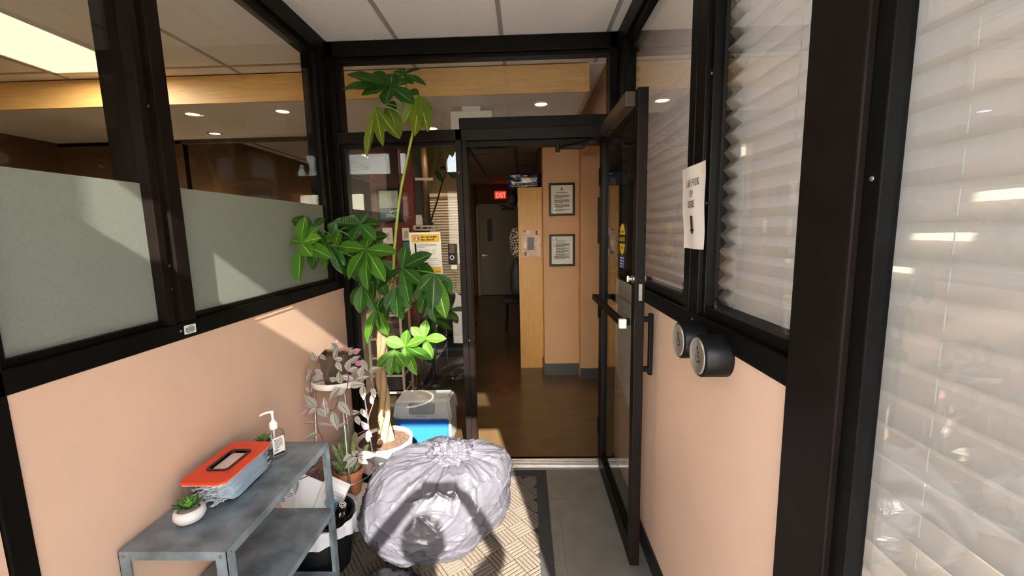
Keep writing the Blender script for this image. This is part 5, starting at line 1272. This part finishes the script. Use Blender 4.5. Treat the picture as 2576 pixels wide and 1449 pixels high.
# ---- wandering jew on tall stand
ps = thing('plant_stand', (-.965, 2.06, 0), 'tall metal plant stand with white round tray', 'plant stand')
Tt = Matrix.Translation((-.965, 2.06, 0))
MB().lathe([(.05, .790), (.118, .792), (.126, .797), (.132, .822), (.132, .828), (.126, .828), (.120, .803), (.0, .800)], 44, Tt).build('tray', mat('tray_white', 'E8E2DA', .45), ps, autosm=True)
for k, a in enumerate((15, 103, 192, 300)):
    c, s_ = math.cos(R(a)), math.sin(R(a))
    MB().tube([(-.965+.115*c, 2.06+.115*s_, .80), (-.965+.138*c, 2.06+.138*s_, .40), (-.965+(.165 if a != 300 else .187)*c, 2.06+(.165 if a != 300 else .187)*s_, .0105)], .0052, 8).build('leg', M_metal, ps, smooth=True)
rg = [(-.965+.141*math.cos(2*math.pi*k/32), 2.06+.141*math.sin(2*math.pi*k/32), .30) for k in range(33)]
MB().tube(rg, .004, 6).build('brace_ring', M_metal, ps, smooth=True)
tp_ = thing('wandering_jew', (-.965, 2.06, .80), 'trailing purple and silver striped plant in square wooden pot', 'plant')
Mt = Matrix.Translation((-.965, 2.06, 0)) @ Matrix.Rotation(R(12), 4, 'Z')
mb = MB(); M_wp = mat('weathered_wood_pot', '4c3d2d', .75, noise_scale=9, noise_amt=.3, stretch=(6, 6, 1), bump=.4, bump_scale=40)
for hw, z in ((.052, .8035), (.070, .955), (.062, .955), (.058, .935)):
    mb.v += [tuple(Mt @ Vector((sx*hw, sy*hw, z))) for sx, sy in ((-1, -1), (1, -1), (1, 1), (-1, 1))]
for r_ in range(3):
    for i in range(4): mb.f.append((r_*4+i, r_*4+(i+1) % 4, (r_+1)*4+(i+1) % 4, (r_+1)*4+i))
mb.f.append((3, 2, 1, 0)); mb.build('pot', M_wp, tp_)
mb = MB(); k0 = 9
for j in range(k0+1):
    for i in range(k0+1):
        u, v = i/k0*2-1, j/k0*2-1; mb.v.append(tuple(Mt @ Vector((u*.061, v*.061, .938+.014*noise.noise(Vector((u*5, v*5, 2)))))))
for j in range(k0):
    for i in range(k0): q = j*(k0+1)+i; mb.f.append((q, q+1, q+k0+2, q+k0+1))
mb.build('soil', mat('bark_mulch', '6b432c', .9, noise_scale=50, noise_amt=.5, bump=.8, bump_scale=70), tp_)
tw_ = lambda t: .5*max(.02, math.sin(math.pi*(t**.75)))*(1 if t < .9 else (1-(t-.9)*6)) if 0 < t < 1 else .015
LM_t = leaf_mat('leaf_striped', '8a8c7e', 'b5aea6', 'ffffff', stripes=((.0, '5a6a50'), (.06, '66755c'), (.11, 'a9a99c'), (.23, 'b4afa7'), (.29, '7d8676'), (.39, 'a9a59d'), (.47, 'a18c98')), trans=.22, rough=.45)
LM_t2 = leaf_mat('leaf_striped_mauve', '8f7d80', 'a79a98', 'ffffff', stripes=((.0, '7f7d72'), (.06, '84796f'), (.12, 'cdbfc2'), (.26, 'd6c8cc'), (.32, '8f8782'), (.47, 'a67f94')), trans=.25, rough=.45)
LM_t3 = leaf_mat('leaf_pink', 'c97f9c', 'd99ab2', 'ffffff', stripes=((.0, 'b06a86'), (.1, 'd59ab2'), (.47, 'c47a98')), trans=.35, rough=.45)
TL = [leaf_unit('leaf', LM_t, tw_, d_, .30, NY=9, twist=t_) for d_, t_ in ((.10, .1), (.25, -.1), (-.05, .05))]
TL2 = [leaf_unit('leaf', LM_t2, tw_, d_, .35, NY=9, twist=t_) for d_, t_ in ((.15, .1), (.3, -.15))]
TL3 = [leaf_unit('leaf', LM_t3, tw_, .1, .5, NY=8)]
# leaves measured from the photo: base x, y, tip x, y, depth, width
tl = [(842, 905, 852, 868, 1.97, .034, 0), (795, 907, 783, 886, 1.98, .034, 0), (872, 932, 881, 902, 1.95, .036, 0), (884, 912, 906, 895, 1.95, .036, 0), (905, 948, 915, 918, 1.93, .040, 0), (928, 935, 958, 925, 1.94, .036, 0),
      (857, 965, 853, 932, 1.92, .040, 0), (845, 958, 828, 950, 1.93, .030, 0), (880, 970, 917, 966, 1.90, .038, 0), (915, 968, 912, 1010, 1.90, .040, 0), (856, 975, 822, 1012, 1.90, .040, 0), (868, 978, 848, 996, 1.91, .032, 1),
      (797, 1026, 764, 993, 1.90, .045, 0), (797, 1026, 774, 1042, 1.89, .030, 1), (797, 1026, 758, 1020, 1.92, .018, 1), (824, 1035, 812, 1000, 1.90, .036, 1), (798, 1028, 822, 1050, 1.88, .034, 0), (822, 1024, 820, 1045, 1.88, .030, 0),
      (852, 1010, 882, 1046, 1.88, .042, 0), (838, 1036, 850, 1082, 1.88, .044, 0), (884, 1038, 904, 1036, 1.90, .026, 0), (895, 1046, 905, 1070, 1.92, .030, 0), (852, 1075, 870, 1062, 1.88, .022, 1), (798, 1064, 836, 1070, 1.90, .020, 1),
      (796, 1062, 760, 1064, 1.90, .014, 1), (800, 1090, 764, 1104, 1.84, .030, 0), (772, 960, 784, 930, 1.98, .034, 1), (780, 945, 776, 928, 1.99, .03, 1), (792, 930, 813, 942, 1.96, .03, 1), (785, 985, 768, 975, 1.95, .03, 1),
      (908, 1028, 922, 1052, 1.93, .026, 0), (925, 1080, 908, 1060, 1.92, .032, 1), (928, 1092, 923, 1116, 1.92, .034, 1), (922, 1085, 936, 1100, 1.92, .03, 1), (876, 890, 895, 882, 2.0, .034, 0), (862, 905, 838, 902, 1.96, .026, 0), (846, 910, 860, 935, 1.93, .03, 0), (900, 925, 872, 935, 1.96, .03, 1), (890, 955, 850, 945, 1.94, .036, 1), (893, 960, 925, 945, 1.95, .034, 1),
      (848, 880, 834, 862, 1.99, .028, 0), (842, 868, 848, 856, 1.99, .02, 1), (805, 893, 820, 905, 1.96, .025, 0), (910, 905, 928, 935, 1.98, .03, 0), (935, 975, 945, 1000, 1.95, .028, 0), (760, 1045, 772, 1030, 1.9, .02, 1),
      (885, 1145, 862, 1160, 1.84, .036, 0), (900, 1143, 885, 1136, 1.84, .034, 0), (900, 1145, 950, 1145, 1.82, .040, 0), (898, 1150, 865, 1182, 1.82, .038, 0), (902, 1150, 925, 1168, 1.82, .036, 0), (800, 1150, 786, 1172, 1.86, .028, 0), (745, 1205, 705, 1208, 1.70, .028, 0), (750, 1208, 742, 1245, 1.72, .028, 0), (775, 1195, 800, 1175, 1.88, .03, 1)]
for x0, y0_, x1, y1_, Y, wd, kd in tl:
    put_leaf(tp_, TL if kd == 0 else TL2, at(x0, y0_, Y), at(x1, y1_, Y-rndp.uniform(.0, .03)), wd*.90, Vector((.1, -.85, .45)))
for x0, y0_, x1, y1_, Y, wd in ((888, 888, 908, 878, 2.0, .03), (862, 882, 866, 870, 2.0, .02), (905, 915, 915, 905, 1.98, .02), (938, 1018, 934, 990, 1.94, .02), (895, 910, 910, 920, 2.0, .03)):
    put_leaf(tp_, TL3, at(x0, y0_, Y), at(x1, y1_, Y), wd, Vector((.1, -.85, .45)))
M_vine = mat('vine_stem', '6b4a44', .6)
def vine(pts, r=.0024):
    P_ = [at(x, y, Y) for x, y, Y in pts]
    sm_ = [interp(P_, k/(3*len(P_))) for k in range(3*len(P_)+1)]
    MB().tube(sm_, r, 6).build('vine', M_vine, tp_, smooth=True)
vine([(812, 885, 2.02), (797, 915, 1.97), (783, 940, 1.96), (779, 985, 1.93), (788, 1008, 1.91), (797, 1028, 1.90), (796, 1062, 1.90), (801, 1085, 1.88), (812, 1105, 1.86), (806, 1150, 1.86), (790, 1190, 1.80), (750, 1208, 1.72)])
vine([(870, 892, 2.02), (872, 930, 1.95), (877, 950, 1.93), (874, 975, 1.91), (868, 985, 1.91), (884, 1030, 1.89), (893, 1050, 1.90)])
vine([(797, 1028, 1.90), (822, 1034, 1.90), (842, 1030, 1.89), (850, 1010, 1.89), (851, 1000, 1.90)])
vine([(905, 895, 2.02), (926, 920, 1.97), (930, 950, 1.95), (938, 980, 1.95), (944, 990, 1.95), (938, 1018, 1.94), (928, 1045, 1.93), (924, 1075, 1.92), (930, 1095, 1.92)])
vine([(840, 895, 2.0), (826, 930, 1.94), (818, 955, 1.93), (790, 962, 1.95)])
vine([(925, 1030, 1.94), (905, 1040, 1.92), (884, 1055, 1.90), (870, 1052, 1.89)])
vine([(918, 1083, 1.92), (900, 1092, 1.90), (890, 1100, 1.88), (900, 1130, 1.85), (895, 1147, 1.83)])

# ---- cactus on upturned white pot
wpd = thing('white_pot', (-.932, 2.075, 0), 'round white pot used as a pedestal under the cactus', 'pot')
ccx, ccy = -.945, 2.055
Tc = Matrix.Translation((ccx, ccy, 0))
MB().lathe([(.098, .0105), (.102, .030), (.100, .10), (.100, .135), (.092, .150), (.086, .178), (.078, .184), (.0, .184)], 44, Matrix.Translation((-.932, 2.075, 0))).build('body', mat('white_glazed', 'DEDAD4', .35), wpd, autosm=True)
ca = thing('potted_cactus', (ccx, ccy, .18), 'spiny clustered cactus in a terracotta pot', 'plant')
MB().lathe([(.050, .1855), (.053, .19), (.066, .295), (.074, .297), (.076, .325), (.070, .327), (.064, .315)], 40, Tc, cap1=False).build('pot', mat('terracotta', 'C47A55', .75, noise_scale=10, noise_amt=.1), ca, autosm=True)
MB().lathe([(.066, .314), (.0, .318)], 24, Tc, cap0=False, cap1=False).build('soil', M_soil, ca)
M_cac = mat('cactus_green', '7c8d5c', .75, noise_scale=90, noise_amt=.3, bump=.5, bump_scale=150)
M_sp = mat('cactus_spine', 'cfc59e', .7)
rc = random.Random(5); spm = MB()
arms = [(-.01, .0, .27, .016, .01, .0), (.012, .008, .21, .017, .03, .01), (-.03, .0, .15, .016, -.05, .0), (-.038, -.015, .10, .016, -.07, -.02), (-.012, -.03, .10, .018, -.03, -.05), (.015, -.03, .09, .018, .02, -.05), (.035, -.01, .10, .017, .05, -.02), (.035, .02, .13, .016, .06, .02), (-.03, .025, .13, .016, -.04, .03), (.0, -.045, .05, .017, .0, -.05)]
for ax, ay, h, r_, tx, ty in arms:
    mb = MB(); NS, NA = 12, 14; base = Vector((ccx+ax, ccy+ay, .31))
    for j in range(NS+1):
        t = j/NS; rr_ = r_*.78*(.8+.25*math.sin(t*2.6))*(1 if t < .88 else max(.05, math.sqrt(max(0, 1-((t-.88)/.12)**2))))
        c = base+Vector((tx*t**1.2, ty*t**1.2, h*t))
        for i in range(NA):
            a = 2*math.pi*i/NA; rb = rr_*(1+.10*math.cos(7*a)); p = c+Vector((rb*math.cos(a), rb*math.sin(a), 0)); mb.v.append(tuple(p))
            if i % 2 == 0 and j > 0 and t < .99:
                for _ in range(3):
                    d = Vector((math.cos(a)+rc.uniform(-.6, .6), math.sin(a)+rc.uniform(-.6, .6), rc.uniform(-.2, .9))).normalized()*.0065
                    sd = d.orthogonal().normalized()*.0004; spm.v += [tuple(p-sd), tuple(p+sd), tuple(p+d)]; q = len(spm.v); spm.f.append((q-3, q-2, q-1))
    for j in range(NS):
        for i in range(NA): mb.f.append((j*NA+i, j*NA+(i+1) % NA, (j+1)*NA+(i+1) % NA, (j+1)*NA+i))
    mb.f.append(tuple(NS*NA+i for i in range(NA))); mb.build('stem', M_cac, ca, smooth=True)
spm.build('spines', M_sp, ca)['kind'] = 'stuff'

# tall dark leafed houseplant just inside the glass
hp = thing('houseplant', (-.80, 3.5, 0), 'dark stemmed houseplant seen through the side panel above the notice', 'plant')
MB().tube([(-.80, 3.36, .02), (-.82, 3.40, .9), at(1080, 568, 3.45), at(1100, 505, 3.45), at(1112, 460, 3.45), at(1126, 422, 3.45)], [.012, .010, .008, .007, .006, .005], 8).build('stem', mat('dark_stem', '2a1712', .6), hp, smooth=True)
for (a, b, Y) in (((1126, 422), (1146, 448), 3.43), ((1113, 458), (1096, 428), 3.44), ((1126, 422), (1108, 424), 3.45)):
    put_leaf(hp, LV['d'], at(*a, Y), at(*b, Y-.05), .06)
for a, b in (((1085, 800), (1052, 835)), ((1085, 800), (1130, 790)), ((1085, 800), (1155, 800)), ((1085, 800), (1140, 830)), ((1085, 800), (1100, 840)), ((1085, 800), (1070, 780))):
    put_leaf(hp, LV['d'], at(*a, 3.42), at(*b, 3.35), .06)
MB().lathe([(.09, .001), (.12, .02), (.14, .24), (.13, .24), (.12, .22), (.0, .22)], 28, Matrix.Translation((-.80, 3.36, 0))).build('pot', M_black, hp, autosm=True)

# ================================================================ THE PHOTOGRAPHER (behind the viewpoint, throws the shadow on the bag)
pr = thing('person', (.02, -.55, -.02), 'person in grey shirt and dark trousers holding a phone, behind the viewpoint', 'person')
def skin_body(chains, name, par, m, sub=1):
    bm = bmesh.new(); sk = bm.verts.layers.skin.verify(); cache = {}
    first = None
    for ch in chains:
        prev = None
        for (p, r_) in ch:
            key = tuple(round(c_, 4) for c_ in p)
            if key not in cache:
                v = bm.verts.new(p); v[sk].radius = (r_, r_) if not isinstance(r_, tuple) else r_; cache[key] = v
                if first is None: v[sk].use_root = True; first = v
            v = cache[key]
            if prev is not None and prev is not v:
                try: bm.edges.new((prev, v))
                except ValueError: pass
            prev = v
    me = bpy.data.meshes.new(name); bm.to_mesh(me); bm.free(); o = bpy.data.objects.new(name, me); COL.objects.link(o)
    o.modifiers.new('s', 'SKIN').use_smooth_shade = True
    ss = o.modifiers.new('u', 'SUBSURF'); ss.levels = sub; ss.render_levels = sub
    dg = bpy.context.evaluated_depsgraph_get(); em = bpy.data.meshes.new_from_object(o.evaluated_get(dg)); bpy.data.objects.remove(o, do_unlink=True)
    em.name = name
    for f in em.polygons: f.use_smooth = True
    return em
px, py = .02, -.55
pel = ((px, py, .93), (.15, .10)); 
spine = [pel, ((px, py-.005, 1.10), (.135, .09)), ((px, py, 1.28), (.155, .10)), ((px, py, 1.40), (.12, .08)), ((px, py+.01, 1.47), (.055, .055)), ((px, py+.025, 1.53), (.052, .052))]
head = [((px, py+.025, 1.53), (.052, .052)), ((px, py+.045, 1.58), (.068, .075)), ((px, py+.05, 1.65), (.078, .092)), ((px, py+.045, 1.715), (.062, .078)), ((px, py+.045, 1.74), (.035, .045))]
def arm(s, el, wr):
    sh_ = ((px+s*.185, py, 1.385), .058)
    return [((px, py, 1.40), (.12, .08)), ((px+s*.10, py, 1.395), .06), sh_, (((px+s*.185+el[0])/2, (py+el[1])/2, (1.385+el[2])/2), .048), (el, .040), (((el[0]+wr[0])/2, (el[1]+wr[1])/2, (el[2]+wr[2])/2), .038), (wr, .027)]
elR, wrR = (.325, -.26, 1.345), (.125, -.055, 1.50)
elL, wrL = (-.285, -.26, 1.39), (-.125, -.055, 1.505)
def leg(s):
    return [pel, ((px+s*.09, py, .87), .095), ((px+s*.10, py, .66), .078), ((px+s*.10, py+.015, .47), .058), ((px+s*.105, py-.005, .28), .054), ((px+s*.11, py-.01, .07), .040), ((px+s*.115, py+.04, .02), (.040, .032)), ((px+s*.12, py+.14, .01), (.040, .026))]
def hand(s, wr):
    ch = []; w_ = Vector(wr); pal = w_+Vector((-s*.035, .022, .012)); ch.append([(tuple(w_), .027), (tuple(pal), (.030, .018))])
    for f_, (dz, ln) in enumerate(((.024, .060), (.010, .068), (-.006, .064), (-.020, .050))):
        k1 = pal+Vector((-s*.012, .010, dz)); k2 = k1+Vector((-s*ln*.30, .012, dz*.2)); k3 = k2+Vector((-s*ln*.35, .002, 0)); k4 = k3+Vector((-s*ln*.22, -.010, 0))
        ch.append([(tuple(pal), (.030, .018)), (tuple(k1), .0095), (tuple(k2), .009), (tuple(k3), .008), (tuple(k4), .0068)])
    t1_ = w_+Vector((-s*.010, .002, .030)); t2_ = t1_+Vector((-s*.020, -.004, .020)); t3_ = t2_+Vector((-s*.022, -.002, .006))
    ch.append([(tuple(w_), .027), (tuple(t1_), .012), (tuple(t2_), .010), (tuple(t3_), .0085)])
    return ch
chains = [spine, head, arm(1, elR, wrR), arm(-1, elL, wrL), leg(1), leg(-1)]+hand(1, wrR)+hand(-1, wrL)
chains = [[((p[0], p[1], p[2] if (p[1] > py+.12 and p[2] > 1.2) else p[2]*.965), r_) for p, r_ in ch] for ch in chains]
bmsh = skin_body(chains, 'body', pr, None)
M_skin = mat('skin', 'C8967A', .55); M_shirt = mat('grey_shirt', '6f747c', .85); M_trs = mat('dark_trousers', '22252e', .85); M_shoe = mat('dark_shoe', '17171a', .5)
for m in (M_skin, M_shirt, M_trs, M_shoe): bmsh.materials.append(m)
for f in bmsh.polygons:
    c = f.center; ax = abs(c.x-px)
    if c.z < .085: f.material_index = 3
    elif c.z < .97: f.material_index = 2
    elif c.z < 1.455 and not (c.y > -.36 and (c - Vector(elR)).length > .06 and (c-Vector(elL)).length > .06 and c.y > -.16): f.material_index = 1
    else: f.material_index = 0
bo = link('body', bmsh, pr)
hb_ = MB().lathe([(.0, .105), (.05, .095), (.085, .055), (.093, .0), (.088, -.05), (.070, -.075)], 24, Matrix.Translation((px, py+.030, 1.613)), cap0=False, cap1=False, sy=1.10).build('hair', mat('dark_hair', '231a15', .6, bump=.5, bump_scale=90), pr, smooth=True)
fc = MB(); fy = py+.05+.088
for s_ in (-1, 1): fc.lathe([(.0, .013), (.009, .009), (.013, 0), (.009, -.009), (.0, -.013)], 12, Matrix.Translation((px+s_*.032, fy-.010, 1.588)), cap0=False, cap1=False)
fc.build('eyes', M_white, pr, smooth=True)
MB().tube([(px, fy-.002, 1.591), (px, fy+.012, 1.558), (px, fy+.002, 1.548)], [.008, .013, .010], 8).build('nose', M_skin, pr, smooth=True)
MB().tube([(px-.024, fy-.012, 1.523), (px, fy-.002, 1.521), (px+.024, fy-.012, 1.523)], [.003, .006, .003], 8).build('mouth', mat('lips', 'a8655a', .5), pr, smooth=True)
for s_ in (-1, 1): MB().lathe([(.0, .03), (.014, .02), (.017, 0), (.010, -.025), (.0, -.03)], 12, Matrix.Translation((px+s_*.082, py+.035, 1.578)), cap0=False, cap1=False).build('ear', M_skin, pr, smooth=True)
ph = thing('phone', (.0, -.02, 1.52), 'black phone held sideways in both hands behind the viewpoint', 'phone')
MB().box(-.085, .075, -.028, -.019, 1.495, 1.572, bev=.003).build('phone_body', M_black, ph)
MB().lathe([(.009, 0), (.009, .003), (.006, .003), (.006, .002), (.0, .002)], 20, Matrix.Translation((0, -.019, 1.55)) @ Matrix.Rotation(R(-90), 4, 'X')).build('lens', M_black, ph)
MB().box(-.080, .070, -.0285, -.028, 1.50, 1.567).build('screen', mat('phone_screen', '202428', .1), ph)
